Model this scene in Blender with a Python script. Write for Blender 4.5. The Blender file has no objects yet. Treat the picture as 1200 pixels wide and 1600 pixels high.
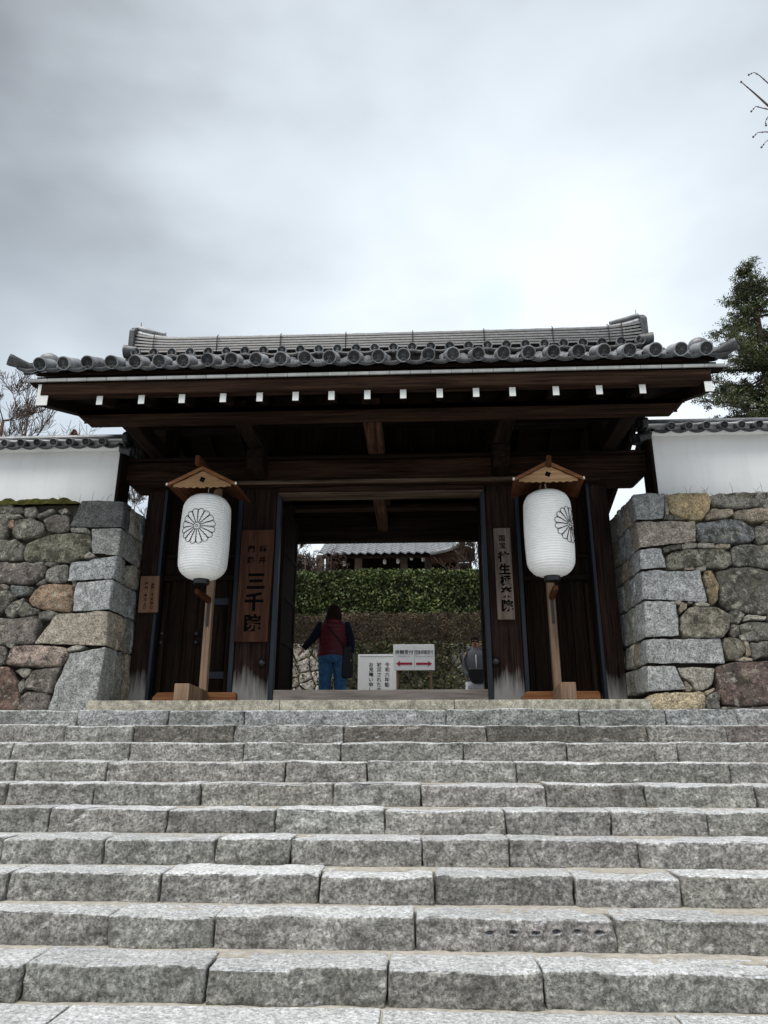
import bpy, bmesh, math, random
import numpy as np
from mathutils import Vector, Matrix, noise
R = math.radians
random.seed(7); rng = np.random.default_rng(7)
sc = bpy.context.scene
col = sc.collection
# ------------------------------------------------------------------ camera
FPX, PITCH, YAW, EYE = 1109.0, R(17.9), R(2.6), 1.33
cd = bpy.data.cameras.new('camera'); cam = bpy.data.objects.new('camera', cd); col.objects.link(cam)
cd.sensor_fit = 'VERTICAL'; cd.sensor_height = 36; cd.lens = 36 * FPX / 1600
cam.location = (0, 0, EYE); cam.rotation_euler = (R(90) + PITCH, 0, YAW)
cd.clip_start = .05; cd.clip_end = 3000
sc.camera = cam
sc.render.resolution_x = 768; sc.render.resolution_y = 1024
# ------------------------------------------------------------------ sky and sun
SUN_EL, SUN_AZ = R(66), R(212)          # azimuth clockwise from +Y: behind the camera, a little left
w = bpy.data.worlds.new('World'); sc.world = w; w.use_nodes = True
nt = w.node_tree; nt.nodes.clear()
def N(tree, kind, **kw):
    n = tree.nodes.new(kind)
    for k, v in kw.items():
        if k.startswith('i_'):
            n.inputs[k[2:].replace('_', ' ')].default_value = v
        else: setattr(n, k, v)
    return n
def ramp(tree, src, stops, interp='LINEAR'):
    r = tree.nodes.new('ShaderNodeValToRGB'); r.color_ramp.interpolation = interp
    els = r.color_ramp.elements
    while len(els) < len(stops): els.new(.5)
    for e, (p, c) in zip(els, stops):
        e.position = p; e.color = (c, c, c, 1) if isinstance(c, (int, float)) else (*c, 1)
    if src: tree.links.new(src, r.inputs[0])
    return r
def mixc(tree, fac, a, b, mode='MIX'):
    m = tree.nodes.new('ShaderNodeMix'); m.data_type = 'RGBA'; m.blend_type = mode
    for inp, v in ((m.inputs[0], fac), (m.inputs[6], a), (m.inputs[7], b)):
        if hasattr(v, 'is_linked') or hasattr(v, 'links'): tree.links.new(v, inp)
        elif isinstance(v, (int, float)): inp.default_value = v
        else: inp.default_value = (*v, 1)
    return m.outputs[2]
sky = N(nt, 'ShaderNodeTexSky', sky_type='NISHITA', sun_disc=False)
sky.sun_elevation = SUN_EL; sky.sun_rotation = SUN_AZ; sky.air_density = 1.2; sky.dust_density = 3
tc = nt.nodes.new('ShaderNodeTexCoord')
mp = N(nt, 'ShaderNodeMapping'); mp.inputs['Scale'].default_value = (1, 1, 2.0); mp.inputs['Rotation'].default_value = (0, R(24), R(20))
nt.links.new(tc.outputs['Generated'], mp.inputs['Vector'])
n1 = N(nt, 'ShaderNodeTexNoise'); n1.inputs['Scale'].default_value = 1.9; n1.inputs['Detail'].default_value = 4; n1.inputs['Roughness'].default_value = .45; n1.inputs['Distortion'].default_value = .25
n2 = N(nt, 'ShaderNodeTexNoise'); n2.inputs['Scale'].default_value = 4.2; n2.inputs['Detail'].default_value = 5; n2.inputs['Roughness'].default_value = .5
nt.links.new(mp.outputs[0], n1.inputs['Vector']); nt.links.new(mp.outputs[0], n2.inputs['Vector'])
nm = N(nt, 'ShaderNodeMath', operation='MULTIPLY_ADD'); nt.links.new(n2.outputs[0], nm.inputs[0]); nm.inputs[1].default_value = .35
nt.links.new(n1.outputs[0], nm.inputs[2])
cr = ramp(nt, nm.outputs[0], [(.45, (3.75, 4.45, 5.3)), (.6, (4.6, 5.35, 6.2)), (.74, (5.5, 6.2, 6.9)), (.9, (6.6, 7.0, 7.3))])
cr.color_ramp.elements[0].color = (3.75, 4.5, 5.35, 1)
cr.color_ramp.interpolation = 'B_SPLINE'
# overcast gets paler towards the horizon
sx = N(nt, 'ShaderNodeSeparateXYZ'); nt.links.new(tc.outputs['Generated'], sx.inputs[0])
hz = ramp(nt, sx.outputs[2], [(0, 1.0), (.42, .62), (.62, .22), (.9, .05)])
cl = mixc(nt, hz.outputs[0], cr.outputs[0], (4.9, 5.6, 6.2))
def glow(direction, lo, hi, amount, noise_amt, colour, base):
    """a soft-edged thin patch in the cloud deck"""
    g = N(nt, 'ShaderNodeVectorMath', operation='DOT_PRODUCT'); nt.links.new(tc.outputs['Generated'], g.inputs[0])
    g.inputs[1].default_value = Vector(direction).normalized()
    o = N(nt, 'ShaderNodeMath', operation='SUBTRACT'); nt.links.new(nm.outputs[0], o.inputs[0]); o.inputs[1].default_value = .68
    a = N(nt, 'ShaderNodeMath', operation='MULTIPLY_ADD'); nt.links.new(o.outputs[0], a.inputs[0]); a.inputs[1].default_value = noise_amt; nt.links.new(g.outputs['Value'], a.inputs[2])
    m = N(nt, 'ShaderNodeMapRange', interpolation_type='SMOOTHERSTEP'); nt.links.new(a.outputs[0], m.inputs['Value'])
    m.inputs['From Min'].default_value = lo; m.inputs['From Max'].default_value = hi; m.inputs['To Max'].default_value = amount
    return mixc(nt, m.outputs[0], base, colour)
cl = glow((.13, .78, .62), .72, 1.02, .7, .35, (6.5, 7.1, 7.6), cl)
cl = glow((.16, .86, .52), .93, 1.03, .5, .25, (7.2, 7.6, 7.9), cl)
cl = glow((.115, .87, .585), .9985, 1.0005, .5, .004, (4.6, 5.9, 7.4), cl)
mixs = mixc(nt, .9, sky.outputs[0], cl)
bg = N(nt, 'ShaderNodeBackground'); bg.inputs['Strength'].default_value = .062
nt.links.new(mixs, bg.inputs[0])
wo = nt.nodes.new('ShaderNodeOutputWorld'); nt.links.new(bg.outputs[0], wo.inputs[0])
sl = bpy.data.lights.new('sun', 'SUN'); sun = bpy.data.objects.new('sun', sl); col.objects.link(sun)
sl.energy = 1.5; sl.angle = R(55); sl.color = (1, .97, .93)
sdir = Vector((math.sin(SUN_AZ) * math.cos(SUN_EL), math.cos(SUN_AZ) * math.cos(SUN_EL), math.sin(SUN_EL)))
sun.rotation_euler = sdir.to_track_quat('Z', 'Y').to_euler(); sun.location = sdir * 50
sc.view_settings.view_transform = 'Standard'; sc.view_settings.look = 'None'
sc.view_settings.exposure = 1.48; sc.view_settings.gamma = 1; sc.view_settings.use_curve_mapping = False
# ------------------------------------------------------------------ survey: a photo point seen at a known distance
fw = Vector((-math.sin(YAW) * math.cos(PITCH), math.cos(YAW) * math.cos(PITCH), math.sin(PITCH)))
rt = Vector((math.cos(YAW), math.sin(YAW), 0)); up = rt.cross(fw)
O = Vector((0, 0, EYE))
def ray(x, y): return fw * FPX + rt * (x - 600) + up * (800 - y)
def U(x, y, Y): d = ray(x, y); return O + d * (Y / d.y)
def UX(x, y, Y): return U(x, y, Y).x
def UZ(x, y, Y): return U(x, y, Y).z
# ------------------------------------------------------------------ object helpers
WL = {}
def wl(p): return WL.get(p.name, Vector((0, 0, 0))) if p else Vector((0, 0, 0))
def props(o, label=None, cat=None, group=None, kind=None):
    if label: o['label'] = label
    if cat: o['category'] = cat
    if group: o['group'] = group
    if kind: o['kind'] = kind
    return o
def thing(name, label, cat, loc=(0, 0, 0), group=None):
    o = bpy.data.objects.new(name, None); col.objects.link(o); o.location = loc; o.empty_display_size = .2
    WL[o.name] = Vector(loc); return props(o, label, cat, group)
class MB:
    def __init__(s): s.v = []; s.f = []
    def add(s, vs, fs):
        b = len(s.v); s.v += [tuple(v) for v in vs]; s.f += [tuple(i + b for i in f) for f in fs]; return s
    def box(s, x0, x1, y0, y1, z0, z1):
        return s.add([(x0, y0, z0), (x1, y0, z0), (x1, y1, z0), (x0, y1, z0), (x0, y0, z1), (x1, y0, z1), (x1, y1, z1), (x0, y1, z1)],
                     [(0, 3, 2, 1), (4, 5, 6, 7), (0, 1, 5, 4), (1, 2, 6, 5), (2, 3, 7, 6), (3, 0, 4, 7)])
    def hexa(s, p): # 8 points, bottom ring then top ring
        return s.add(p, [(0, 3, 2, 1), (4, 5, 6, 7), (0, 1, 5, 4), (1, 2, 6, 5), (2, 3, 7, 6), (3, 0, 4, 7)])
    def prism(s, pts, ex): # polygon pts (3d list) extruded by vector
        n = len(pts); ex = Vector(ex); a = [Vector(p) for p in pts]; b = [p + ex for p in a]
        return s.add(a + b, [tuple(range(n - 1, -1, -1)), tuple(range(n, 2 * n))] + [(i, (i + 1) % n, n + (i + 1) % n, n + i) for i in range(n)])
    def loft(s, rings, cap=True, closed=True):
        n = len(rings[0]); vs = [v for r in rings for v in r]; fs = []
        for k in range(len(rings) - 1):
            for i in range(n if closed else n - 1):
                j = (i + 1) % n; fs.append((k * n + i, k * n + j, (k + 1) * n + j, (k + 1) * n + i))
        if cap and closed:
            fs.append(tuple(range(n - 1, -1, -1))); m = (len(rings) - 1) * n; fs.append(tuple(range(m, m + n)))
        return s.add(vs, fs)
    def tube(s, pts, rad, n=6, cap=True):
        pts = [Vector(p) for p in pts]; rings = []
        if not isinstance(rad, (list, tuple)): rad = [rad] * len(pts)
        ref = None
        for i, p in enumerate(pts):
            t = (pts[min(i + 1, len(pts) - 1)] - pts[max(i - 1, 0)]).normalized()
            if ref is None: ref = t.orthogonal().normalized()
            a = (ref - t * ref.dot(t)); a = a.normalized() if a.length > 1e-6 else t.orthogonal().normalized()
            ref = a; b = t.cross(a)
            rings.append([p + (a * math.cos(q) + b * math.sin(q)) * rad[i] for q in [2 * math.pi * k / n for k in range(n)]])
        return s.loft(rings, cap)
    def lathe(s, prof, n=24, c=(0, 0, 0), sx=1, sy=1):
        return s.loft([[(c[0] + r * sx * math.cos(2 * math.pi * k / n), c[1] + r * sy * math.sin(2 * math.pi * k / n), c[2] + z) for k in range(n)] for r, z in prof])
def mesh_of(name, mb, mat, smooth=False, bevel=0, segs=1, angle=None):
    me = bpy.data.meshes.new(name); me.from_pydata(mb.v, [], mb.f); me.validate()
    bm = bmesh.new(); bm.from_mesh(me)
    if len(mb.f) < 60000: bmesh.ops.recalc_face_normals(bm, faces=bm.faces)
    if bevel:
        es = [e for e in bm.edges if len(e.link_faces) == 2 and e.calc_face_angle(0) > .5]
        bmesh.ops.bevel(bm, geom=es, offset=bevel, segments=segs, affect='EDGES', profile=.6, clamp_overlap=True)
    bm.to_mesh(me); bm.free()
    if smooth:
        for p in me.polygons: p.use_smooth = True
        if angle: me.set_sharp_from_angle(angle=R(angle))
    for m in (mat if isinstance(mat, (list, tuple)) else [mat]): me.materials.append(m)
    return me
def obj(name, mb, mat, parent=None, smooth=False, bevel=0, color=None, angle=None, label=None, kind=None, segs=1, keep=False):
    a = np.array(mb.v, dtype=float); lo = a.min(0); hi = a.max(0)
    c = np.array([(lo[0] + hi[0]) / 2, (lo[1] + hi[1]) / 2, lo[2]]) if not keep else np.zeros(3)
    m2 = MB(); m2.v = [tuple(x) for x in (a - c)]; m2.f = mb.f
    me = mesh_of(name, m2, mat, smooth, bevel, segs, angle)
    return inst(name, me, Vector(c), parent, color=color, label=label, kind=kind)
def inst(name, me, loc, parent=None, rot=None, scale=None, color=None, label=None, kind=None):
    o = bpy.data.objects.new(name, me); col.objects.link(o)
    loc = Vector(loc); o.location = loc - wl(parent)
    if rot: o.rotation_euler = rot
    if scale: o.scale = scale
    if parent: o.parent = parent
    WL[o.name] = loc
    if color: o.color = (*color, 1)
    return props(o, label, kind=kind)
def timber(name, x0, x1, y0, y1, z0, z1, mat, parent, bevel=.01, **kw):
    return obj(name, MB().box(min(x0, x1), max(x0, x1), y0, y1, z0, z1), mat, parent, bevel=bevel, **kw)
# ------------------------------------------------------------------ materials
def newmat(name, rough=.8, spec=.3):
    m = bpy.data.materials.new(name); m.use_nodes = True; t = m.node_tree
    b = t.nodes['Principled BSDF']; b.inputs['Roughness'].default_value = rough
    b.inputs['Specular IOR Level'].default_value = spec
    return m, t, b
def coords(t, scale=(1, 1, 1), rand=True):
    tc = t.nodes.new('ShaderNodeTexCoord'); mp = t.nodes.new('ShaderNodeMapping'); mp.inputs['Scale'].default_value = scale
    t.links.new(tc.outputs['Object'], mp.inputs['Vector'])
    if rand:
        oi = t.nodes.new('ShaderNodeObjectInfo'); m = N(t, 'ShaderNodeMath', operation='MULTIPLY'); m.inputs[1].default_value = 53
        t.links.new(oi.outputs['Random'], m.inputs[0]); cb = t.nodes.new('ShaderNodeCombineXYZ')
        for k in range(3): t.links.new(m.outputs[0], cb.inputs[k])
        t.links.new(cb.outputs[0], mp.inputs['Location'])
    return mp.outputs[0]
def noi(t, vec, scale, detail=4, rough=.55, dist=0):
    n = t.nodes.new('ShaderNodeTexNoise'); n.inputs['Scale'].default_value = scale; n.inputs['Detail'].default_value = detail
    n.inputs['Roughness'].default_value = rough; n.inputs['Distortion'].default_value = dist
    t.links.new(vec, n.inputs['Vector']); return n.outputs[0]
def bump(t, b, hs, dist=.01, strength=1):
    prev = None
    for h, d in hs:
        n = t.nodes.new('ShaderNodeBump'); n.inputs['Distance'].default_value = d; n.inputs['Strength'].default_value = strength
        t.links.new(h, n.inputs['Height'])
        if prev: t.links.new(prev, n.inputs['Normal'])
        prev = n.outputs[0]
    t.links.new(prev, b.inputs['Normal'])
def plain(name, c, rough=.7, spec=.3, metal=0, var=.15, sc_=8):
    m, t, b = newmat(name, rough, spec); b.inputs['Metallic'].default_value = metal
    v = coords(t); n = noi(t, v, sc_); r = ramp(t, n, [(.3, tuple(x * (1 - var) for x in c)), (.7, tuple(min(1, x * (1 + var)) for x in c))])
    t.links.new(r.outputs[0], b.inputs['Base Color']); return m
def stone_mat(name, lichen=.0, fine=70, stain=.5, bumpd=(.012, .004), top=None, soft=1.0):
    m, t, b = newmat(name, .88, .25)
    v = coords(t); oi = t.nodes.new('ShaderNodeObjectInfo')
    f = noi(t, v, fine, 3, .7); md = noi(t, v, 14, 5, .65); bg_ = noi(t, v, 2.6, 5, .6, .4)
    c = mixc(t, 1, oi.outputs['Color'], ramp(t, f, [(.36, 1 - .6 * soft), (.5, 1), (.62, 1 + .55 * soft)]).outputs[0], 'MULTIPLY')
    c = mixc(t, 1, c, ramp(t, md, [(.34, .55), (.52, 1.0), (.68, 1.35)]).outputs[0], 'MULTIPLY')
    st = ramp(t, bg_, [(.38, 1), (.6, 0)])
    sm = N(t, 'ShaderNodeMath', operation='MULTIPLY'); sm.inputs[1].default_value = stain; t.links.new(st.outputs[0], sm.inputs[0])
    c = mixc(t, sm.outputs[0], c, (.09, .083, .07))
    if lichen:
        l1 = noi(t, v, 5.5, 8, .78, .5); lr = ramp(t, l1, [(.6 - lichen * .12, 0), (.66 - lichen * .12, .75)])
        c = mixc(t, lr.outputs[0], c, (.036, .033, .026))
        l2 = noi(t, v, 10, 7, .75); lr2 = ramp(t, l2, [(.56, 0), (.61, .7)]); c = mixc(t, lr2.outputs[0], c, (.44, .42, .34))
        l3 = noi(t, v, 3.1, 5, .7); lr3 = ramp(t, l3, [(.56, 0), (.7, .6 * lichen)]); c = mixc(t, lr3.outputs[0], c, (.085, .085, .03))
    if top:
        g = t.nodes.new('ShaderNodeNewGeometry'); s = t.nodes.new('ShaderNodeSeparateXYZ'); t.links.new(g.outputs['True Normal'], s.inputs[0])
        tr = ramp(t, s.outputs[2], [(.45, 0), (.8, 1)])  # upward faces paler: tread wear plus light from above painted in
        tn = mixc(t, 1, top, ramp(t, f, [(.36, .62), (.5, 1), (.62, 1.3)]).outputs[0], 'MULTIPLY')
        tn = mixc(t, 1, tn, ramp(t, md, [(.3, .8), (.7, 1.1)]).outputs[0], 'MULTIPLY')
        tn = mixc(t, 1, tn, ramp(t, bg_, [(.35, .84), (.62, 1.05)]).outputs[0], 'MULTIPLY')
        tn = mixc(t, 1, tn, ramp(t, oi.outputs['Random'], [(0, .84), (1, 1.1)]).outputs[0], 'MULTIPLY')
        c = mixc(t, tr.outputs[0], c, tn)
    t.links.new(c, b.inputs['Base Color'])
    rid = noi(t, v, 22, 6, .72, 1.2)
    rid2 = noi(t, v, 34, 3, .6, .3)
    bump(t, b, [(rid, bumpd[0]), (rid2, bumpd[0] * .5), (f, bumpd[1])])
    return m
def wood_mat(name, dark, light, axis='z', foot=None, rough=.75, contrast=1, wear=.12):
    m, t, b = newmat(name, .88, .06)
    s = {'z': (16, 16, .7), 'x': (.7, 16, 16), 'y': (16, .7, 16)}[axis]
    v = coords(t, s); v2 = coords(t, tuple(q * .12 if q > 2 else q * .6 for q in s))
    g = noi(t, v, 1.6, 6, .7, .5); g2 = noi(t, v2, 1.7, 4, .6)
    c = mixc(t, ramp(t, g, [(.35, 0), (.68, 1)]).outputs[0], dark, light)
    c = mixc(t, 1, c, ramp(t, g2, [(.3, .55), (.7, 1.25)]).outputs[0], 'MULTIPLY')
    if foot:  # bleached, weathered foot of the post
        ge = t.nodes.new('ShaderNodeNewGeometry'); sp = t.nodes.new('ShaderNodeSeparateXYZ'); t.links.new(ge.outputs['Position'], sp.inputs[0])
        a = N(t, 'ShaderNodeMath', operation='MULTIPLY_ADD'); t.links.new(g2, a.inputs[0]); a.inputs[1].default_value = -.9; t.links.new(sp.outputs[2], a.inputs[2])
        a2 = N(t, 'ShaderNodeMath', operation='MULTIPLY_ADD'); t.links.new(g, a2.inputs[0]); a2.inputs[1].default_value = -.5; t.links.new(a.outputs[0], a2.inputs[2])
        mr = N(t, 'ShaderNodeMapRange'); mr.inputs['From Min'].default_value = foot - .78; mr.inputs['From Max'].default_value = foot - .5
        mr.inputs['To Min'].default_value = .85; mr.inputs['To Max'].default_value = 0
        t.links.new(a2.outputs[0], mr.inputs['Value'])
        c = mixc(t, mr.outputs[0], c, (.3, .29, .28))
    t.links.new(c, b.inputs['Base Color'])
    bump(t, b, [(g, .006)])
    return m
M = {}
M['granite'] = stone_mat('cut_granite', 0, 55, .22, (.01, .003))
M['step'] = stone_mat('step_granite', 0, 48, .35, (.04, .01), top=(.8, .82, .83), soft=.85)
M['field'] = stone_mat('field_stone', .8, 60, .55, (.03, .006))
M['field_clean'] = stone_mat('field_stone_clean', .15, 60, .35, (.03, .006))
M['slab'] = stone_mat('slab_stone', 0, 80, .12, (.006, .003), soft=.7)
DK, LT = (.004, .0026, .002), (.024, .015, .011)
for ax in 'xyz': M['wood_' + ax] = wood_mat('dark_timber_' + ax, DK, LT, ax)
M['wood_warm_x'] = wood_mat('brown_timber_x', (.007, .004, .0028), (.048, .026, .017), 'x')
M['wood_warm_y'] = wood_mat('brown_timber_y', (.02, .01, .0065), (.11, .058, .036), 'y')
M['worn_lit_edge'] = wood_mat('worn_lit_beam_edge', (.03, .02, .014), (.14, .1, .072), 'x')  # light on the lower beam edges put into the colour, along with wear
M['post'] = wood_mat('post_timber', (.006, .004, .0034), (.04, .024, .019), 'z', foot=1.95)
M['sill'] = wood_mat('sill_timber', (.17, .14, .12), (.38, .34, .31), 'x')
M['cedar'] = wood_mat('cedar', (.12, .048, .022), (.28, .13, .062), 'x')
M['cedar_y'] = wood_mat('cedar_y', (.045, .016, .008), (.11, .045, .022), 'y')
M['cedar_z'] = wood_mat('pale_cedar', (.16, .1, .065), (.34, .235, .165), 'z')
M['gable'] = wood_mat('gable_cedar', (.3, .17, .085), (.5, .32, .18), 'x')
M['board'] = wood_mat('board_brown', (.036, .016, .011), (.08, .037, .024), 'z')
M['board_grey'] = wood_mat('board_grey', (.1, .075, .062), (.2, .16, .14), 'z')
M['board_small'] = wood_mat('plaque_brown', (.14, .075, .048), (.2, .12, .08), 'z')
M['iron'] = plain('blued_iron', (.01, .015, .023), .55, .35, .1)
M['black'] = plain('black_iron', (.008, .008, .01), .42, .5)
M['ink'] = plain('ink', (.003, .003, .003), .95, .03)
M['white'] = plain('white_paint', (.74, .75, .73), .7, var=.06, sc_=20)
M['fascia'] = plain('weathered_white_paint', (.36, .37, .36), .8, var=.25, sc_=5)
M['sign_white'] = plain('sign_white', (.92, .93, .94), .5, var=.01)
M['red'] = plain('sign_red', (.42, .02, .06), .5, var=.02)
M['grey_print'] = plain('sign_grey', (.4, .46, .46), .5, var=.02)
def tile_mat(name, a, b_, rough=.42):
    m, t, b = newmat(name, rough, .5)
    v = coords(t); n = noi(t, v, 9, 6, .7); n2 = noi(t, v, 60, 3, .7)
    c = mixc(t, ramp(t, n, [(.35, 0), (.66, 1)]).outputs[0], a, b_)
    c = mixc(t, 1, c, ramp(t, n2, [(.3, .8), (.7, 1.15)]).outputs[0], 'MULTIPLY')
    l = noi(t, v, 26, 5, .7); c = mixc(t, ramp(t, l, [(.6, 0), (.68, .5)]).outputs[0], c, (.3, .31, .29))
    oi = t.nodes.new('ShaderNodeObjectInfo'); c = mixc(t, 1, c, ramp(t, oi.outputs['Random'], [(0, .6), (1, 1.35)]).outputs[0], 'MULTIPLY')
    t.links.new(c, b.inputs['Base Color']); bump(t, b, [(n2, .002)]); return m
M['tile'] = tile_mat('smoked_clay_tile', (.022, .024, .026), (.075, .08, .085))
M['tile_mid'] = tile_mat('ridge_clay_tile', (.028, .03, .033), (.09, .095, .102))
M['tile_dark'] = tile_mat('dark_clay_tile', (.011, .012, .013), (.036, .038, .042), .5)
M['tile_pale'] = tile_mat('pale_clay_tile', (.09, .095, .1), (.29, .3, .315), .35)
def plaster_mat():
    m, t, b = newmat('white_plaster', .9, .15); v = coords(t); v2 = coords(t, (3, 3, .35))
    n = noi(t, v, 1.2, 4); n2 = noi(t, v2, 1.5, 5, .65)
    c = ramp(t, n, [(.3, (.8, .805, .81)), (.7, (.87, .875, .88))]).outputs[0]
    c = mixc(t, ramp(t, n2, [(.5, 0), (.8, .3)]).outputs[0], c, (.5, .5, .48))
    t.links.new(c, b.inputs['Base Color']); bump(t, b, [(noi(t, v, 30), .002)]); return m
M['plaster'] = plaster_mat()
M['mortar'] = plain('sandy_mortar', (.36, .34, .3), .95, .1, var=.25, sc_=22)
M['gap'] = plain('dark_earth', (.085, .075, .06), .95, .1)
M['ground'] = plain('gravel_ground', (.26, .25, .22), .95, .1, var=.3, sc_=6)
M['court'] = plain('pale_court_gravel', (.46, .44, .4), .95, .1, var=.2, sc_=9)
M['moss'] = plain('moss', (.042, .042, .012), .95, .05, var=.5, sc_=14)
M['bark'] = plain('bark', (.085, .06, .048), .9, .1, var=.35, sc_=6)
M['bark_red'] = plain('red_bark', (.1, .058, .045), .9, .1, var=.35, sc_=6)
def leaf_mat(name, cols, rough=.55, trans=.15):
    m, t, b = newmat(name, rough, .3)
    g = t.nodes.new('ShaderNodeNewGeometry')
    st = [(i / max(1, len(cols) - 1), c) for i, c in enumerate(cols)]
    r = ramp(t, g.outputs['Random Per Island'], st)
    tc_ = coords(t, rand=False); n = noi(t, tc_, 1.3, 3); c = mixc(t, 1, r.outputs[0], ramp(t, n, [(.35, .55), (.65, 1.3)]).outputs[0], 'MULTIPLY')
    t.links.new(c, b.inputs['Base Color']); return m
M['hedge'] = leaf_mat('hedge_leaves', [(.014, .026, .01), (.045, .075, .022), (.1, .135, .04), (.2, .22, .08)])
M['brown_hedge'] = leaf_mat('azalea_twigs', [(.045, .028, .022), (.09, .055, .04), (.07, .075, .03), (.14, .09, .065)])
M['needles'] = leaf_mat('cedar_needles', [(.016, .03, .016), (.038, .058, .024), (.07, .09, .03), (.12, .12, .04)])
M['dry'] = leaf_mat('dry_needles', [(.12, .05, .03), (.2, .09, .05)])
M['ivy'] = leaf_mat('wall_ivy', [(.02, .028, .012), (.05, .06, .02), (.09, .09, .03)])
# ------------------------------------------------------------------ stone builders
def nz(p, s): return noise.noise(Vector(p) * s)
def rock_box(c8, rad=.02, cell=.05, amp=.006, nscale=9, front=.0, holes=None, ridge=0, seed=0):
    """c8: corners ordered (x0y0z0,x1y0z0,x1y1z0,x0y1z0, same at top). Rounded, rough block."""
    c = [Vector(p) for p in c8]
    L = [((c[1] - c[0]).length + (c[5] - c[4]).length) / 2, ((c[3] - c[0]).length + (c[2] - c[1]).length) / 2, ((c[4] - c[0]).length + (c[5] - c[1]).length) / 2]
    cells = cell if isinstance(cell, (tuple, list)) else (cell, cell * 1.5, cell)
    rr = [min(.45, rad / max(l, 1e-3)) * 2 for l in L]
    def params(i):
        n = max(1, int(L[i] / cells[i])); r = rr[i]
        inner = [-1 + r + (2 - 2 * r) * k / n for k in range(n + 1)]
        return [-1, -1 + r * .45] + inner + [1 - r * .45, 1]
    P = [params(i) for i in range(3)]
    V = {}; vs = []; off = Vector((seed * 3.7, seed * 1.3, seed * 2.1))
    def vert(q):
        k = tuple(round(a, 5) for a in q)
        if k in V: return V[k]
        cl = [max(-1 + rr[i], min(1 - rr[i], q[i])) for i in range(3)]
        d = [(q[i] - cl[i]) / rr[i] for i in range(3)]; m = math.sqrt(sum(a * a for a in d))
        if m > 1e-6: s = [cl[i] + rr[i] * d[i] / m for i in range(3)]; nd = Vector([a / m for a in d])
        else: s = q; nd = Vector((0, 0, 0))
        u, v_, w_ = [(a + 1) / 2 for a in s]
        p = ((c[0] * (1 - u) + c[1] * u) * (1 - v_) + (c[3] * (1 - u) + c[2] * u) * v_) * (1 - w_) + ((c[4] * (1 - u) + c[5] * u) * (1 - v_) + (c[7] * (1 - u) + c[6] * u) * v_) * w_
        a = amp * (nz(p + off, nscale) + .5 * nz(p + off, nscale * 2.7))
        if abs(q[1] + 1) < 1e-6 or nd.y < -.3:
            a2 = front * (nz(p + off, 4) + .6 * abs(nz(p + off, 13)) + .3 * nz(p + off, 28))
            p = p + Vector((0, -a2, 0))
            if holes:
                for hx, hz, hw, hh in holes:
                    e = ((p.x - hx) / hw) ** 2 + ((p.z - hz) / hh) ** 2
                    if e < 1.15: p = p + Vector((0, .05 * min(1, max(0, 1.3 - e)), 0))
        p = p + nd * a * 1.6
        if nd.z > .3: p.z += ridge * nz(Vector((p.x * 2.2, p.y * 2.2, 0)) + off, 1)
        vs.append(p); V[k] = len(vs) - 1; return V[k]
    fs = []
    def face(ai, bi, ci, val, flip):
        A, B = P[ai], P[bi]
        for i in range(len(A) - 1):
            for j in range(len(B) - 1):
                q = []
                for (a, b) in ((A[i], B[j]), (A[i + 1], B[j]), (A[i + 1], B[j + 1]), (A[i], B[j + 1])):
                    t = [0, 0, 0]; t[ai] = a; t[bi] = b; t[ci] = val; q.append(vert(t))
                fs.append(tuple(q if not flip else q[::-1]))
    face(0, 2, 1, -1, False); face(0, 1, 2, 1, False); face(1, 2, 0, -1, True); face(1, 2, 0, 1, False)
    m = MB(); m.v = [tuple(v) for v in vs]; m.f = fs; return m
def chaikin(p, r=.2, it=2):
    for _ in range(it):
        q = []
        for i in range(len(p)):
            a, b = p[i], p[(i + 1) % len(p)]
            q += [(a[0] + (b[0] - a[0]) * r, a[1] + (b[1] - a[1]) * r), (b[0] + (a[0] - b[0]) * r, b[1] + (a[1] - b[1]) * r)]
        p = q
    return p
def face_stone(poly, frame, depth=.3, bulge=.03, gap=.007, seed=0, soft=.1):
    """poly: outline (u,w) in metres on the wall face; frame(u,w,d)->world, d outwards"""
    p0_ = chaikin(poly, soft, 2); p = []
    for i in range(len(p0_)):
        a, b = p0_[i], p0_[(i + 1) % len(p0_)]; n_ = max(1, int(math.hypot(b[0] - a[0], b[1] - a[1]) / .035))
        p += [(a[0] + (b[0] - a[0]) * k / n_, a[1] + (b[1] - a[1]) * k / n_) for k in range(n_)]
    cx = sum(a[0] for a in p) / len(p); cy = sum(a[1] for a in p) / len(p)
    size = math.sqrt(max((a[0] - cx) ** 2 + (a[1] - cy) ** 2 for a in p))
    rings = []; b = min(bulge, size * .22)
    off = Vector((seed * 1.7, seed * .9, seed * 2.3))
    for s, d in ((1, -depth), (1, -.8 * b), (.985, -.15 * b), (.94, .3 * b), (.8, .5 * b), (.62, .55 * b), (.42, .6 * b), (.2, .62 * b)):
        ring = []
        for (u, w_) in p:
            du, dw = u - cx, w_ - cy; l = math.hypot(du, dw)
            g = max(.2, 1 - gap / max(l, .02))
            uu, ww = cx + du * s * g, cy + dw * s * g
            q = Vector((uu, ww, 0)) + off
            nn = (nz(q, 5) * 1.1 + nz(q, 14) * .6 + nz(q, 33) * .3) * b * .9 * (1 if s < .97 else .4)
            if s > .9: uu += nz(q, 10) * .016 + nz(q, 27) * .008; ww += nz(q + off, 10) * .016 + nz(q + off, 27) * .008
            ring.append(frame(uu, ww, d + nn))
        rings.append(ring)
    m = MB(); m.loft(rings, cap=False); n = len(p)
    m.v.append(tuple(frame(cx, cy, .67 * b + nz(Vector((cx, cy, 0)) + off, 5) * b * .5))); k = len(m.v) - 1
    base = (len(rings) - 1) * n
    m.f += [(base + i, base + (i + 1) % n, k) for i in range(n)]
    return m
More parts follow.
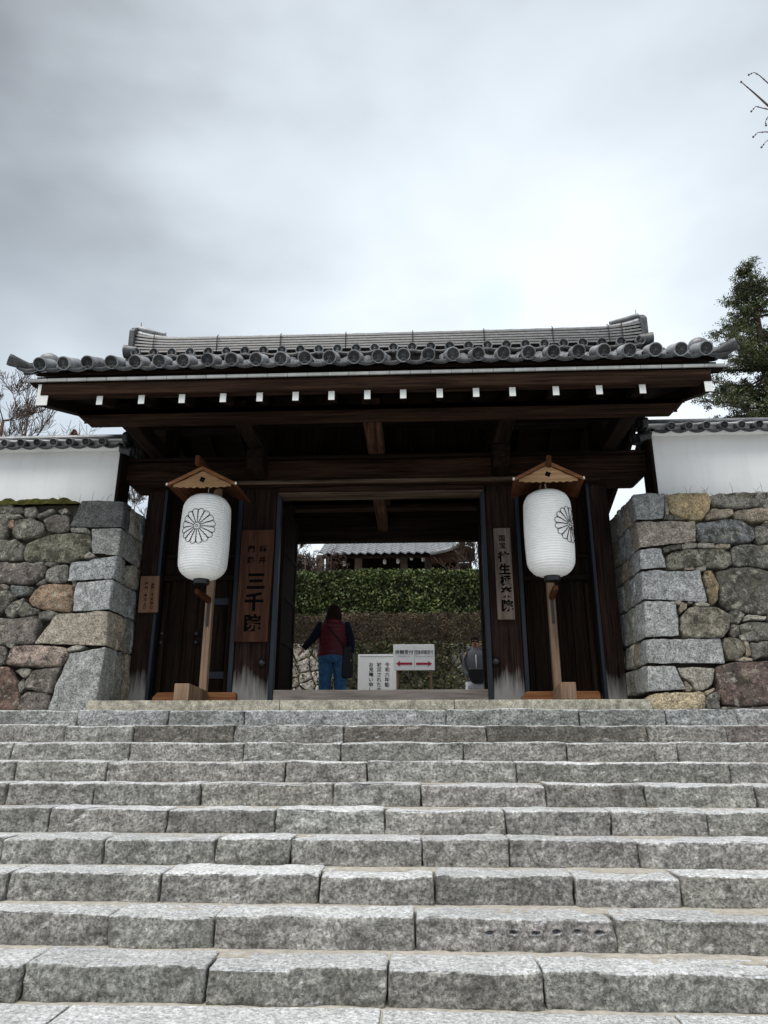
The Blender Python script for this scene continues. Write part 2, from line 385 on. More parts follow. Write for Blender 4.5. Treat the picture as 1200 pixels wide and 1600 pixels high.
def voronoi(u0, u1, w0, w1, du, dw, jit=.42, lock=None):
    seeds = []
    rows = max(1, int((w1 - w0) / dw))
    for j in range(rows):
        cols_ = max(1, int((u1 - u0) / du)); sh = random.random()
        for i in range(cols_ + 1):
            seeds.append((u0 + (i + sh * .9 + random.uniform(-jit, jit)) * du, w0 + (j + .5 + random.uniform(-jit, jit)) * dw))
    out = []
    for i, a in enumerate(seeds):
        if not (u0 - .01 < a[0] < u1 + .01): continue
        poly = [(u0, w0), (u1, w0), (u1, w1), (u0, w1)]
        for j, b in enumerate(seeds):
            if i == j or abs(a[0] - b[0]) > 3 * du or abs(a[1] - b[1]) > 3 * dw: continue
            mx, my = (a[0] + b[0]) / 2, (a[1] + b[1]) / 2; nx, ny = b[0] - a[0], b[1] - a[1]
            q = []
            for k in range(len(poly)):
                p1, p2 = poly[k], poly[(k + 1) % len(poly)]
                d1 = (p1[0] - mx) * nx + (p1[1] - my) * ny; d2 = (p2[0] - mx) * nx + (p2[1] - my) * ny
                if d1 <= 0: q.append(p1)
                if d1 * d2 < 0: s = d1 / (d1 - d2); q.append((p1[0] + (p2[0] - p1[0]) * s, p1[1] + (p2[1] - p1[1]) * s))
            poly = q
            if len(poly) < 3: break
        if len(poly) >= 3: out.append(poly)
    return out
def jitc(c, a=.1):
    k = 1 + random.uniform(-a, a); return tuple(max(.01, x * k * (1 + random.uniform(-a, a) * .12)) for x in c)
# ------------------------------------------------------------------ levels
Z1 = 1.65; RISE = .165; Y1 = 7.83; TR = .383          # top of the highest step, rise, its front, tread
ZP = UZ(600, 1093.5, 8.15)                             # top of the gate platform
ZC = 1.43                                              # courtyard behind the gate
# ------------------------------------------------------------------ ground
g = MB().box(-80, 80, -60, 4.3, -.3, -.03); g.box(-400, 400, 4.3, 900, -.3, -.031)
o = obj('ground', g, M['ground']); props(o, 'pale gravel ground at the foot of the stairs', kind='structure')
o = obj('courtyard_ground', MB().box(-40, 40, 9.2, 60, -.02, ZC), M['court']); props(o, 'raised gravel court behind the gate', kind='structure')
landing = bpy.data.objects.new('landing_pavement', None); col.objects.link(landing); landing.location = (0, 3, 0); WL[landing.name] = Vector((0, 3, 0))
props(landing, 'granite paving at the foot of the stairs', kind='structure')
Yl = Y1 - 9 * TR
obj('bedding', MB().box(-7, 7, -2, Yl + .1, -.03, -.012), M['mortar'], landing)
xs = [-7, -5.2, -3.6, -2.25, UX(95, 1590, 4.2), UX(595, 1590, 4.2), UX(1063, 1590, 4.2), 3.2, 5, 7]
for i in range(len(xs) - 1):
    for (ya, yb) in ((3.1, Yl - .07),):
        m = rock_box([(xs[i] + .006, ya, -.12), (xs[i + 1] - .006, ya, -.12), (xs[i + 1] - .006, yb, -.12), (xs[i] + .006, yb, -.12), (xs[i] + .006, ya, .0), (xs[i + 1] - .006, ya, .0), (xs[i + 1] - .006, yb + random.uniform(-.02, .02), .0), (xs[i] + .006, yb, .0)], .012, .12, .004, 6, seed=i)
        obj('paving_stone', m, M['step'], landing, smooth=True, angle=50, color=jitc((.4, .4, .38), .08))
xr = -7
while xr < 7:
    wd = random.uniform(.9, 1.5)
    for ya in (-1.9, -.65, .6, 1.85):
        m = rock_box([(xr + .006, ya, -.12), (xr + wd - .006, ya, -.12), (xr + wd - .006, ya + 1.235, -.12), (xr + .006, ya + 1.235, -.12), (xr + .006, ya, 0), (xr + wd - .006, ya, 0), (xr + wd - .006, ya + 1.235, 0), (xr + .006, ya + 1.235, 0)], .012, .3, .004, 6, seed=ya)
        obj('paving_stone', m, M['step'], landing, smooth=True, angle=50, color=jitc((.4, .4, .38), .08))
    xr += wd
# ------------------------------------------------------------------ stairs
stairs = thing('stone_stairs', 'broad flight of rough grey granite steps climbing to the gate', 'stairs', (0, 6, 0))
JO = {1: [120, 262, 382, 697, 905, 1040, 1152], 2: [102, 208, 365, 537, 760, 1013, 1136], 3: [17, 201, 380, 532, 724, 886, 1059],
      4: [22, 166, 445, 573, 807, 1140], 5: [8, 145, 312, 520, 658, 853, 1009], 6: [75, 260, 429, 601, 790, 955, 1104],
      7: [3, 161, 336, 454, 659, 796, 999], 8: [8, 249, 498, 679, 898, 1065], 9: [-150, 168, 334, 649, 963], 10: [33, 321, 605, 850, 1230]}
FY = {1: 1120, 2: 1146, 3: 1175, 4: 1207, 5: 1243, 6: 1283, 7: 1330, 8: 1390, 9: 1455, 10: 1540}
for k in range(1, 11):
    yf = Y1 - (k - 1) * TR; zt = Z1 - (k - 1) * RISE
    xs = [UX(x, FY[k], yf) for x in JO[k]]
    while xs[0] > -7: xs.insert(0, xs[0] - random.uniform(.8, 1.5))
    while xs[-1] < 7: xs.append(xs[-1] + random.uniform(.8, 1.5))
    # mortar bed that closes the back of each tread
    obj('mortar_bed', MB().box(-7, 7, yf + .2, yf + TR + .12, zt - RISE, zt - .007), M['mortar'], stairs, kind=None)
    for i in range(len(xs) - 1):
        a, b = xs[i] + .005, xs[i + 1] - .005
        mid = (a + b) / 2; vis = abs(mid) < yf * .62 + .9
        d = random.uniform(.29, .325) if k > 1 else .42
        d2 = d + random.uniform(-.02, .02)
        j = random.uniform(-.012, .012); j2 = j + random.uniform(-.008, .008); dz = random.uniform(-.006, .006)
        lean = random.uniform(.0, .02)
        sh1, sh2 = random.uniform(-.008, .008), random.uniform(-.008, .008)
        holes = None; cell = (.024 if k > 6 else .04, .07, .018) if vis else (.2, .2, .08)
        if k == 9 and abs(a - UX(649, 1455, yf)) < .02:
            holes = [(UX(x, 1458, yf), UZ(x, 1458, yf), .022, .011) for x in (765, 803, 837, 871, 904, 937)]; cell = (.0105, .07, .0075)
        col_ = (.38, .372, .345)
        if k == 2 and random.random() < .5: col_ = (.23, .21, .19)
        if k == 1: col_ = (.4, .41, .4)
        m = rock_box([(a - sh1, yf + j - lean * .3, zt - RISE - .02), (b + sh2, yf + j2 - lean * .3, zt - RISE - .02), (b + sh2, yf + d2, zt - RISE - .02), (a - sh1, yf + d, zt - RISE - .02),
                      (a + sh1, yf + j + lean, zt + dz), (b - sh2, yf + j2 + lean, zt + dz), (b - sh2, yf + d2, zt + dz), (a + sh1, yf + d, zt + dz)],
                     .018, cell, .0045, 10, front=.03, holes=holes, ridge=.014, seed=k * 17 + i)
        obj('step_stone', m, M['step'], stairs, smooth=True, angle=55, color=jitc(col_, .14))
# ------------------------------------------------------------------ platform under the gate
plat = thing('gate_platform', 'low pale stone platform carrying the gate above the top step', 'platform', (0, 10, Z1))
Xa, Xb = UX(135, 1101, 8.15), UX(1020, 1101, 8.15)
xs = [Xa, UX(437, 1101, 8.15), UX(710, 1101, 8.15), Xb]
for i in range(3):
    a, b = xs[i] + .003, xs[i + 1] - .003
    obj('edge_stone', rock_box([(a, 8.15, Z1 - .02), (b, 8.15, Z1 - .02), (b, 8.6, Z1 - .02), (a, 8.6, Z1 - .02), (a, 8.15, ZP), (b, 8.15, ZP), (b, 8.6, ZP), (a, 8.6, ZP)], .008, .15, .002, 5, seed=i + 40),
        M['slab'], plat, smooth=True, angle=50, color=jitc((.4, .375, .3), .05))
obj('floor_slab', MB().box(Xa, Xb, 8.602, 12.3, Z1 - .3, ZP - .002), M['slab'], plat, color=(.38, .36, .3))
obj('rear_step', MB().box(Xa + 1, Xb - 1, 12.3, 12.7, ZC - .1, (ZC + ZP) / 2), M['slab'], plat, color=(.36, .34, .3))
# ------------------------------------------------------------------ stone walls
WB, WT, ZT = 8.24, 8.5, UZ(600, 776, 8.5)
BAT = (WT - WB) / (ZT - Z1)
def wallY(z): return WB + BAT * (z - Z1)
def onwall(x, y):
    d = ray(x, y); # Y = WB + BAT*(z-Z1)
    t = (WB + BAT * (O.z - Z1)) / (d.y - BAT * d.z); p = O + d * t; return (p.x, p.z)
def wframe(u, w_, d):
    n = Vector((0, -1, BAT)).normalized(); return Vector((u, wallY(w_), w_)) + n * d
GR, TAN, DKS, PUR, ORA, GN, LGT = (.36, .375, .39), (.41, .34, .26), (.21, .2, .17), (.235, .205, .185), (.38, .27, .18), (.29, .28, .245), (.45, .42, .36)
left = [([(-70,65),(170,60),(175,105),(120,115),(-70,115)],DKS),([(185,70),(280,60),(287,120),(240,145),(190,138)],DKS),([(290,112),(400,82),(418,95),(370,122),(290,142)],GN),
 ([(445,88),(500,75),(522,102),(470,118)],GN),([(-40,122),(150,118),(172,132),(120,150),(-40,150)],GN),([(58,160),(107,158),(102,212),(65,216)],ORA),
 ([(110,160),(230,145),(325,180),(322,240),(250,280),(140,302),(98,270),(90,222)],DKS),([(325,160),(420,122),(520,125),(522,238),(430,252),(350,228)],PUR),
 ([(-70,170),(50,165),(60,260),(30,300),(-70,300)],DKS),([(530,218),(672,222),(682,256),(540,256)],GN),([(-70,310),(130,305),(177,340),(172,460),(60,468),(-70,460)],DKS),
 ([(180,420),(190,350),(290,300),(420,264),(560,260),(678,270),(684,350),(640,430),(540,470),(460,482),(280,475),(185,462)],(.14,.135,.1)),
 ([(640,430),(682,398),(724,425),(700,442),(645,446)],LGT),([(-70,485),(60,478),(250,485),(352,510),(347,560),(260,632),(130,642),(-70,628)],PUR),
 ([(265,480),(330,475),(332,498),(270,500)],GN),([(340,480),(455,487),(390,505),(345,505)],GN),([(365,540),(400,505),(516,500),(502,620),(430,636),(350,622)],GN),
 ([(265,650),(345,602),(345,642)],GN),([(-70,640),(76,650),(62,690),(-70,696)],PUR),([(82,660),(200,655),(252,670),(202,712),(120,732),(80,702)],(.15,.16,.16)),
 ([(215,765),(270,680),(320,645),(430,640),(547,655),(552,720),(532,850),(440,850),(340,832),(240,812)],ORA),([(550,625),(578,622),(577,655),(555,672)],GN),
 ([(-70,702),(60,692),(112,740),(60,822),(-70,890)],DKS),([(40,852),(110,770),(182,745),(140,852),(90,897),(45,892)],GN),([(140,862),(190,780),(240,822),(302,836),(282,862),(160,887)],GN),
 ([(290,857),(390,846),(437,865),(402,906),(300,908)],GN),([(-70,902),(80,907),(280,877),(297,922),(262,1090),(100,1102),(-70,1102)],PUR),
 ([(45,1087),(80,1065),(112,1100),(85,1127),(50,1117)],GN),([(100,1112),(300,1107),(500,1122),(512,1172),(462,1266),(300,1272),(50,1257),(60,1202)],(.26,.2,.17)),
 ([(505,1132),(600,1107),(637,1107),(600,1137),(520,1157)],LGT),([(-70,1112),(40,1117),(50,1192),(20,1250),(-70,1254)],PUR),
 ([(-70,1262),(60,1270),(132,1380),(152,1500),(132,1615),(-70,1615)],(.15,.09,.07)),([(115,1302),(160,1282),(232,1282),(222,1332),(170,1352)],LGT),
 ([(190,1382),(250,1302),(370,1274),(456,1268),(442,1332),(382,1477),(280,1462),(200,1432)],PUR),([(138,1400),(180,1362),(192,1432),(150,1472)],GN),
 ([(150,1502),(210,1462),(350,1467),(387,1492),(352,1615),(140,1615)],PUR)]
leftc = [((620,12),(945,12),(922,215),(525,212),.25,(.085,.095,.105)),((690,222),(925,218),(893,425),(700,415),.62,(.25,.265,.265)),((535,480),(893,424),(856,603),(510,622),.28,(.27,.3,.33)),
 ((582,626),(854,606),(827,838),(547,855),.58,(.29,.31,.34)),((420,868),(825,843),(800,1115),(265,1095),.3,(.33,.27,.19)),((520,1170),(798,1120),(722,1612),(352,1612),.36,(.27,.29,.3))]
right = [([(385,55),(500,50),(667,50),(687,90),(682,160),(632,230),(540,236),(430,202),(390,172)],(.34,.26,.15)),([(362,58),(383,58),(383,110),(364,110)],TAN),([(364,115),(384,115),(386,200),(365,200)],LGT),
 ([(362,206),(430,207),(500,238),(364,236)],GN),([(690,60),(900,50),(1100,45),(1100,135),(1040,142),(850,157),(720,132),(690,97)],GN),([(650,205),(700,166),(840,165),(852,205),(800,220),(670,237)],TAN),
 ([(856,190),(880,172),(1000,162),(1130,167),(1130,245),(960,245),(870,225)],TAN),([(590,262),(640,264),(780,230),(900,240),(1000,300),(1006,380),(950,402),(780,406),(620,402),(590,382)],(.14,.145,.15)),
 ([(1008,290),(1085,280),(1097,402),(1020,410)],GN),([(1060,250),(1180,250),(1180,275),(1080,277)],TAN),([(1100,280),(1180,280),(1180,405),(1105,410)],PUR),([(345,442),(400,422),(476,420),(472,446),(360,466)],GN),([(485,417),(520,400),(590,402),(590,440),(490,443)],LGT),([(595,407),(712,407),(713,440),(597,440)],LGT),([(720,413),(822,415),(822,438),(720,438)],TAN),
 ([(375,482),(450,462),(600,452),(780,447),(827,467),(837,550),(800,582),(600,572),(400,590),(378,562)],(.22,.21,.165)),([(832,442),(900,417),(1180,420),(1180,590),(1060,577),(880,567),(847,547)],(.13,.13,.115)),
 ([(505,582),(560,577),(572,595),(510,597)],TAN),([(590,577),(650,577),(652,600),(600,600)],LGT),([(635,602),(690,597),(722,640),(740,700),(732,830),(692,850),(668,780)],(.24,.18,.1)),
 ([(732,612),(830,582),(900,577),(1060,592),(1180,640),(1180,902),(1000,912),(900,892),(820,882),(762,832),(747,700)],(.11,.1,.088)),([(438,812),(475,815),(472,838),(445,835)],TAN),([(480,825),(520,840),(520,870),(480,905),(462,880)],TAN),
 ([(525,822),(562,825),(560,838),(530,838)],GN),([(580,825),(620,822),(682,847),(672,858),(585,846)],LGT),([(480,930),(540,860),(640,857),(740,864),(822,920),(827,1010),(790,1067),(700,1080),(520,1072),(475,1012)],(.24,.22,.17)),
 ([(828,895),(880,885),(927,900),(922,950),(880,974),(835,967)],GN),([(935,925),(960,918),(1087,930),(1082,958),(960,952),(920,967)],LGT),([(895,985),(960,970),(1180,972),(1180,1092),(960,1107),(910,1052)],GN),([(1100,905),(1180,905),(1180,965),(1095,962)],PUR),
 ([(830,990),(890,990),(897,1060),(850,1077),(828,1062)],PUR),([(785,1085),(860,1080),(920,1107),(937,1180),(880,1237),(810,1232),(785,1162)],(.19,.17,.13)),([(925,1107),(955,1112),(977,1210),(945,1217)],TAN),([(897,1065),(935,1060),(942,1095),(905,1097)],LGT),
 ([(965,1120),(1100,1107),(1180,1112),(1180,1212),(1060,1217),(1000,1237),(977,1182)],GN),([(455,1297),(560,1292),(717,1302),(712,1350),(700,1412),(640,1452),(590,1452),(550,1392),(490,1362)],LGT),([(500,1387),(562,1440),(545,1457),(515,1452)],TAN),
 ([(645,1470),(715,1440),(717,1457),(655,1492)],TAN),([(725,1292),(860,1252),(1000,1252),(1180,1245),(1180,1545),(900,1577),(790,1552),(755,1482),(740,1382)],(.12,.085,.075)),([(660,1502),(720,1462),(752,1492),(762,1582),(665,1592)],GN),
 ([(840,1234),(925,1222),(992,1227),(985,1245),(900,1247)],TAN),([(250,1495),(330,1478),(632,1465),(652,1500),(645,1598),(235,1612)],(.36,.3,.2)),([(775,1570),(900,1585),(1180,1565),(1180,1605),(770,1605)],DKS)]
rightc = [((130,50),(360,48),(360,232),(155,240),.22,(.24,.26,.29)),((152,248),(578,246),(590,392),(184,438),.3,(.33,.26,.2)),((180,444),(335,440),(376,582),(192,592),.34,(.31,.33,.37)),((194,599),(610,600),(672,830),(207,808),.3,(.31,.33,.37)),
 ((210,816),(436,822),(470,1068),(222,1082),.42,(.31,.33,.35)),((228,1090),(760,1085),(792,1266),(236,1266),.3,(.28,.3,.32)),((236,1280),(430,1286),(512,1450),(245,1470),.42,(.29,.31,.33))]
def cL(p): return (p[0] / 4.85, 780 + p[1] / 4.85)
def cR(p): return (960 + p[0] / 4.571, 760 + p[1] / 4.571)
def stone_wall(name, label, stones, corners, conv, side):
    xe = onwall(*conv(corners[0][0 if side > 0 else 1]))[0]
    root = thing(name, label, 'stone wall', (xe + side * 1.5, 8.4, Z1))
    zc_top = ZT - .03
    # earth core
    a, b = (-7.2, xe - .1) if side < 0 else (xe + .1, 7.2)
    c = MB().hexa([(a, WB + .1, -.03), (b, WB + .1, -.03), (b, 9.8, -.03), (a, 9.8, -.03), (a, WT + .08, zc_top), (b, WT + .08, zc_top), (b, 9.8, zc_top), (a, 9.8, zc_top)])
    obj('core', c, M['gap'], root)
    fr = [onwall(*conv(p)) for s in stones for p in s[0]]
    for i, (pl, c) in enumerate(stones):
        poly = [onwall(*conv(p)) for p in pl]
        clean = c in (LGT, TAN, GR) or c[0] > .33; v_dark = c not in (GR, TAN, DKS, PUR, ORA, GN, LGT)
        obj('stone', face_stone(poly, wframe, .2, .035, -.005, seed=i + side * 31), M['field_clean' if clean else 'field'], root, smooth=True, color=jitc(tuple(v * (1.5 if v_dark else .88) for v in c), .06))
    for i, (tl, tr_, br, bl, d, c) in enumerate(corners):
        q = [onwall(*conv(p)) for p in (bl, br, tr_, tl)]   # u,z
        if True:
            f = [Vector((u, wallY(z), z)) for u, z in q]
            back = [Vector((p.x, p.y + d, p.z)) for p in f]
            m = rock_box([f[0], f[1], back[1], back[0], f[3], f[2], back[2], back[3]], .022, .04, .009, 7, front=.022, seed=i * 5 + side)
            obj('corner_stone', m, M['granite'], root, smooth=True, angle=55, color=tuple(min(.6, (v * .5 + sum(c) / 6) * k_) for v, k_ in zip(c, (1.1, 1.08, 1.02))))
        # stones that fill the return face behind the corner stone
        zb = min(q[0][1], q[1][1]) if side < 0 else q[0][1]; ce = 1 if side < 0 else 0
        z0, z1 = q[ce][1] + .005, q[3 - ce if side < 0 else 3][1] - .005
        z1 = q[2 if side < 0 else 3][1] - .005
        u0 = (q[1][0] + q[2][0]) / 2 if side < 0 else (q[0][0] + q[3][0]) / 2
        ys = wallY(z0) + d + .01; ye = 9.8
        def sframe(u, w_, dd, u0=u0, z0=z0, q=q, side=side, ce=ce):
            top = q[2] if side < 0 else q[3]; bot = q[1] if side < 0 else q[0]
            t = (w_ - bot[1]) / max(.01, top[1] - bot[1])
            return Vector((bot[0] + (top[0] - bot[0]) * t - side * (dd - .012), u, w_))
        for j, pl in enumerate(voronoi(ys, ye, z0, z1, .27, max(.14, (z1 - z0) / 2 + .001), .3)):
            obj('stone', face_stone(pl, sframe, .2, .03, -.004, seed=i * 7 + j), M['field_clean'], root, smooth=True, color=jitc(random.choice((LGT, GN, GR, TAN)), .12))
    # the rest of the wall beyond the picture
    if side < 0: vs = voronoi(-7.2, onwall(*conv((-72, 800)))[0], Z1, ZT, .42, .3)
    else: vs = voronoi(onwall(*conv((1183, 800)))[0], 7.2, Z1, ZT, .42, .3)
    for j, pl in enumerate(vs):
        obj('stone', face_stone(pl, wframe, .2, .035, -.003, seed=j + 90), M['field'], root, smooth=True, color=jitc(random.choice((DKS, PUR, GN, GN)), .15))
    return root, xe
wallL, xeL = stone_wall('stone_wall', 'mossy fieldstone wall with grey cornerstones left of the gate', left, leftc, cL, -1)
wallR, xeR = stone_wall('stone_wall', 'fieldstone wall with pale granite cornerstones right of the gate', right, rightc, cR, 1)
# moss and weeds along the wall tops
mv, mf = [], []
mb = MB()
xm0, xm1 = -7.0, onwall(126, 788)[0]
nx = 150
rings = []
for i in range(nx + 1):
    x = xm0 + (xm1 - xm0) * i / nx; h = .075 + .05 * nz((x * 3, 1, 0), 1) + .02 * nz((x * 12, 1, 0), 1) ; h *= min(1, (nx - i) / 12 + .2)
    ring = []
    for k in range(9):
        a = math.pi * k / 8
        r_ = 1 + .25 * nz((x * 9, k * 1.3, 5), 1)
        ring.append((x, wallY(ZT) + .12 - .17 * math.cos(a) * r_, ZT - .05 + h * 1.5 * math.sin(a) * r_))
    rings.append(ring)
mb.loft(rings, cap=False, closed=False)
o = obj('moss_strip', mb, M['moss'], smooth=True); props(o, 'thick green moss cushion along the top of the left stone wall', 'moss', kind='stuff')
def weeds(xa, xb, y0, z0, n, name, label):
    m = MB()
    for i in range(n):
        x = random.uniform(xa, xb); h = random.uniform(.05, .22); dx = random.uniform(-.12, .12)
        m.tube([(x, y0, z0), (x + dx * .4, y0 + .01, z0 + h * .7), (x + dx, y0 + .02, z0 + h)], [.003, .002, .001], 3)
    o = obj(name, m, M['bark']); props(o, label, 'weeds', kind='stuff')
weeds(UX(60, 785, 8.6), UX(190, 785, 8.6), 8.6, ZT - .03, 9, 'dry_weeds', 'few dry weed stalks on the left wall top by the plaster')
weeds(UX(1040, 770, 8.6), UX(1200, 770, 8.6), 8.6, ZT - .03, 16, 'dry_weeds', 'thin dry weed stalks on the right wall top by the plaster')
# ------------------------------------------------------------------ roof tile shapes
def disc_mesh(name, r=.08, L=.3, dark=0):
    """round end tile facing -Y with rim and sixteen raised petals; its roll runs back along +Y"""
    m = MB(); n = 24
    def ring(rr, y): return [(rr * math.cos(2 * math.pi * k / n), y, rr * math.sin(2 * math.pi * k / n)) for k in range(n)]
    m.loft([ring(r * .93, L), ring(r * .93, .035), ring(r, .03), ring(r, 0), ring(r * .97, -.008), ring(r * .84, -.008), ring(r * .8, .008), ring(r * .02, .008)], cap=False)
    for k in range(16):
        a = 2 * math.pi * (k + .5) / 16; da = .13
        p = []
        for rr, d in ((.2, .05), (.62, da), (.74, .07)):
            for s in (-1, 1): p.append((r * rr * math.cos(a + s * d), 0, r * rr * math.sin(a + s * d)))
        c = (r * .55 * math.cos(a), -.006, r * .55 * math.sin(a))
        pts = [p[0], p[2], p[4], p[5], p[3], p[1]]
        m.add([(x, .0079, z) for x, y, z in pts] + [c], [(i, (i + 1) % 6, 6) for i in range(6)])
    m.lathe([(r * .14, 0), (r * .12, .01), (.001, .012)], 8); b = len(m.v) - 24
    for i in range(b, len(m.v)): x, y, z = m.v[i]; m.v[i] = (x, .008 - z, y)
    me = mesh_of(name, m, [M['tile_dark'], M['tile_pale'], M['tile']], smooth=True, angle=35)
    for p in me.polygons:
        c = p.center
        rr = math.hypot(c.x, c.z)
        p.material_index = 1 if c.y > .036 or (rr > r * .88) else (2 if dark or c.y < .0075 else 0)
    return me
def pan_mesh(name, wd, sag, L=.3, lip=.05, th=.02):
    """shallow trough tile with a hanging front lip"""
    m = MB(); n = 10; top = []; bot = []
    for k in range(n + 1):
        t = k / n * 2 - 1; x = t * wd / 2; z = -sag * (1 - t * t)
        top.append((x, z))
    rings = []
    m.loft([[(x, 0, z) for x, z in top], [(x, L, z) for x, z in top]], cap=False, closed=False)
    m.loft([[(x, -.006, z - lip * (1 - .25 * abs(x) / wd)) for x, z in top], [(x, -.014, z - lip * .8) for x, z in top], [(x, -.014, z - .012) for x, z in top], [(x, -.004, z + .004) for x, z in top], [(x, .02, z + .001) for x, z in top]], cap=False, closed=False)
    m.loft([[(x, .02, z - lip) for x, z in top], [(x, -.006, z - lip * (1 - .25 * abs(x) / wd)) for x, z in top]], cap=False, closed=False)
    me = mesh_of(name, m, [M['tile_pale'], M['tile_dark']], smooth=True, angle=40)
    for p in me.polygons:
        if p.center.y < .0 or (abs(p.normal.y) > .7): p.material_index = 1
    return me
DISC = disc_mesh('eave_disc_tile'); PAN = pan_mesh('eave_pan_tile', .275, .04, .3, .04)
DISC_S = disc_mesh('ridge_disc_tile', .074, .2, 1); PAN_S = pan_mesh('ridge_pan_tile', .275, .034, .16, .035)
DISC_W = disc_mesh('cap_disc_tile', .054, .3, 1); PAN_W = pan_mesh('cap_pan_tile', .22, .032, .3, .035)
# ------------------------------------------------------------------ the gate
GC = (UX(423, 1090, 9.1) + UX(768, 1090, 9.1)) / 2
gate = thing('temple_gate', 'large dark timber temple gate with grey tiled roof and white rafter ends', 'gate', (GC, 9.1, ZP))
def R2(y, Y, x=600): return UZ(x, y, Y)
zBt, zBb = R2(718, 9.0), R2(757, 9.0)                 # main beam
zLb = R2(773, 9.1)                                    # lintel
def post(xa, xb, yb, name='post', y0=9.1, dep=.3, mat='post', zt=None):
    a, b = UX(xa, yb, y0), UX(xb, yb, y0)
    timber(name, a, b, y0, y0 + dep, ZP - .0, zt or zBb + .02, M[mat], gate, .012); return a, b
pLa, pLb = post(361, 418, 1094, 'main_post'); pRa, pRb = post(772, 822, 1094, 'main_post')
sLa, sLb = post(197, 226, 1094, 'side_post', zt=zBb); sRa, sRb = post(951, 982, 1094, 'side_post', zt=zBb)
# iron edging strips
for a, b in ((pLa - .062, pLa - .003), (pLb + .003, pLb + .06), (pRa - .06, pRa - .003), (pRb + .003, pRb + .055), (sLb + .003, sLb + .045), (sRa - .045, sRa - .003)):
    timber('iron_strip', a, b, 9.085, 9.2, ZP, zBb, M['iron'], gate, .004)
# raised post plinth flashing
for a, b in ((pLa, pLb), (pRa, pRb)):
    pass
# big dome nails
def dome(x, y, Yf, r):
    m = MB().lathe([(r, 0), (r * .98, r * .12), (r * .8, r * .45), (r * .5, r * .72), (r * .2, r * .84), (.0005, r * .87)], 20)
    m.v = [(a, -c, b) for a, b, c in m.v]; p = U(x, y, Yf)
    m.v = [(a + p.x, b + Yf, c + p.z) for a, b, c in m.v]
    obj('dome_nail', m, M['black'], gate, smooth=True)
dome(409, 1036, 9.1, .058); dome(775.5, 1034, 9.1, .058)
for x, y in ((253, 990), (251, 1004), (307, 990), (306, 1004)): dome(x, y, 9.24, .032)
# side bays: planks, rails and small doors
def bay(x0, x1, pl, seedx):
    y0 = 9.27; zt = zBb
    xa_, xb_ = x0 - .08, x1 + .08; n = 6; w_ = (xb_ - xa_) / n
    for i in range(n):
        timber('plank', xa_ + i * w_ + .003, xa_ + (i + 1) * w_ - .003, y0 + random.uniform(0, .006), y0 + .05, ZP + .12, zt, M['wood_z'], gate, .004)
    for yy, h in ((870, .05), (904, .07)): z = R2(yy, y0, 300 if x0 < 0 else 890); timber('rail', x0, x1, y0 - .05, y0 - .002, z - h / 2, z + h / 2, M['wood_x'], gate, .006)
    timber('bottom_rail', x0, x1, y0 - .06, y0 + .08, ZP + .01, ZP + .12, M['wood_x'], gate, .006)
    ztd = R2(908, y0, 300 if x0 < 0 else 890)
    for xx in (x0 + .03, x1 - .09): timber('door_stile', xx, xx + .06, y0 - .045, y0 - .003, ZP + .122, ztd - .03, M['wood_z'], gate, .005)
    for yy in ((940, 1055) if x0 < 0 else ()):
        z = R2(yy, y0, 340); mm = MB().prism([(x1 - .4, y0 - .012, z), (x1 - .36, y0 - .012, z + .04), (x1 - .1, y0 - .012, z + .045), (x1 - .1, y0 - .012, z - .045), (x1 - .36, y0 - .012, z - .04)], (0, .01, 0))
        obj('hinge_strap', mm, M['iron'], gate)
bay(sLb + .046, pLa - .063, 0, 0); bay(pRb + .056, sRa - .046, 0, 1)
# sill
timber('sill', pLb + .06, pRa - .06, 9.1, 9.38, ZP + .001, R2(1077.5, 9.1), M['sill'], gate, .012)
# main beam with chamfered ends
xl, xr_ = UX(188, 745, 8.95), UX(1019, 735, 8.95)
zb0 = zBb
m = MB().prism([(xl, 8.95, zBt), (xl, 8.95, zb0 + .16), (xl + .17, 8.95, zb0 - .0), (xr_ - .17, 8.95, zb0), (xr_, 8.95, zb0 + .16), (xr_, 8.95, zBt)], (0, .38, 0))
obj('main_beam', m, M['wood_warm_x'], gate, bevel=.02)
timber('beam_cap', xl - .05, xr_ + .05, 8.9, 9.37, zBt + .002, zBt + .04, M['wood_x'], gate, .006)
timber('lintel', pLb + .03, pRa - .03, 9.02, 9.3, zLb + .022, zBb - .002, M['wood_warm_x'], gate, .012)
timber('lintel_edge', pLb + .03, pRa - .03, 9.0, 9.3, zLb, zLb + .02, M['worn_lit_edge'], gate, .006)
# lower edge moulding, caught light and wear painted as paler wood
timber('beam_moulding', pLa - .05, pRb + .05, 8.9, 8.948, zBb + .0, zBb + .055, M['worn_lit_edge'], gate, .015)
# arms carrying the front purlin
ZA = zBt + .045
aC = UX(588, 730, 8.9)
armx = [UX(246, 730, 8.95), (pLa + pLb) / 2, aC, (pRa + pRb) / 2, UX(951, 720, 8.95)]
for i, x in enumerate(armx):
    hw = .1 if i != 2 else .11
    m = MB().prism([(x - hw, 7.62, ZA + .05), (x - hw, 7.66, ZA), (x - hw, 11.3, ZA), (x - hw, 11.3, ZA + .2), (x - hw, 7.62, ZA + .2)], (2 * hw, 0, 0))
    obj('bracket_arm', m, M['wood_warm_y' if i in (2,) else 'wood_y'], gate, bevel=.015)
# short carved bracket blocks under the arms at the main posts
for x in (armx[1], armx[3]):
    m = MB().prism([(x - .11, 8.6, zBt - .12), (x - .11, 8.68, zBt - .24), (x - .11, 8.94, zBt - .3), (x - .11, 8.94, zBt + .04), (x - .11, 8.6, zBt + .04)], (.22, 0, 0))
    obj('bracket_block', m, M['wood_y'], gate, bevel=.015)
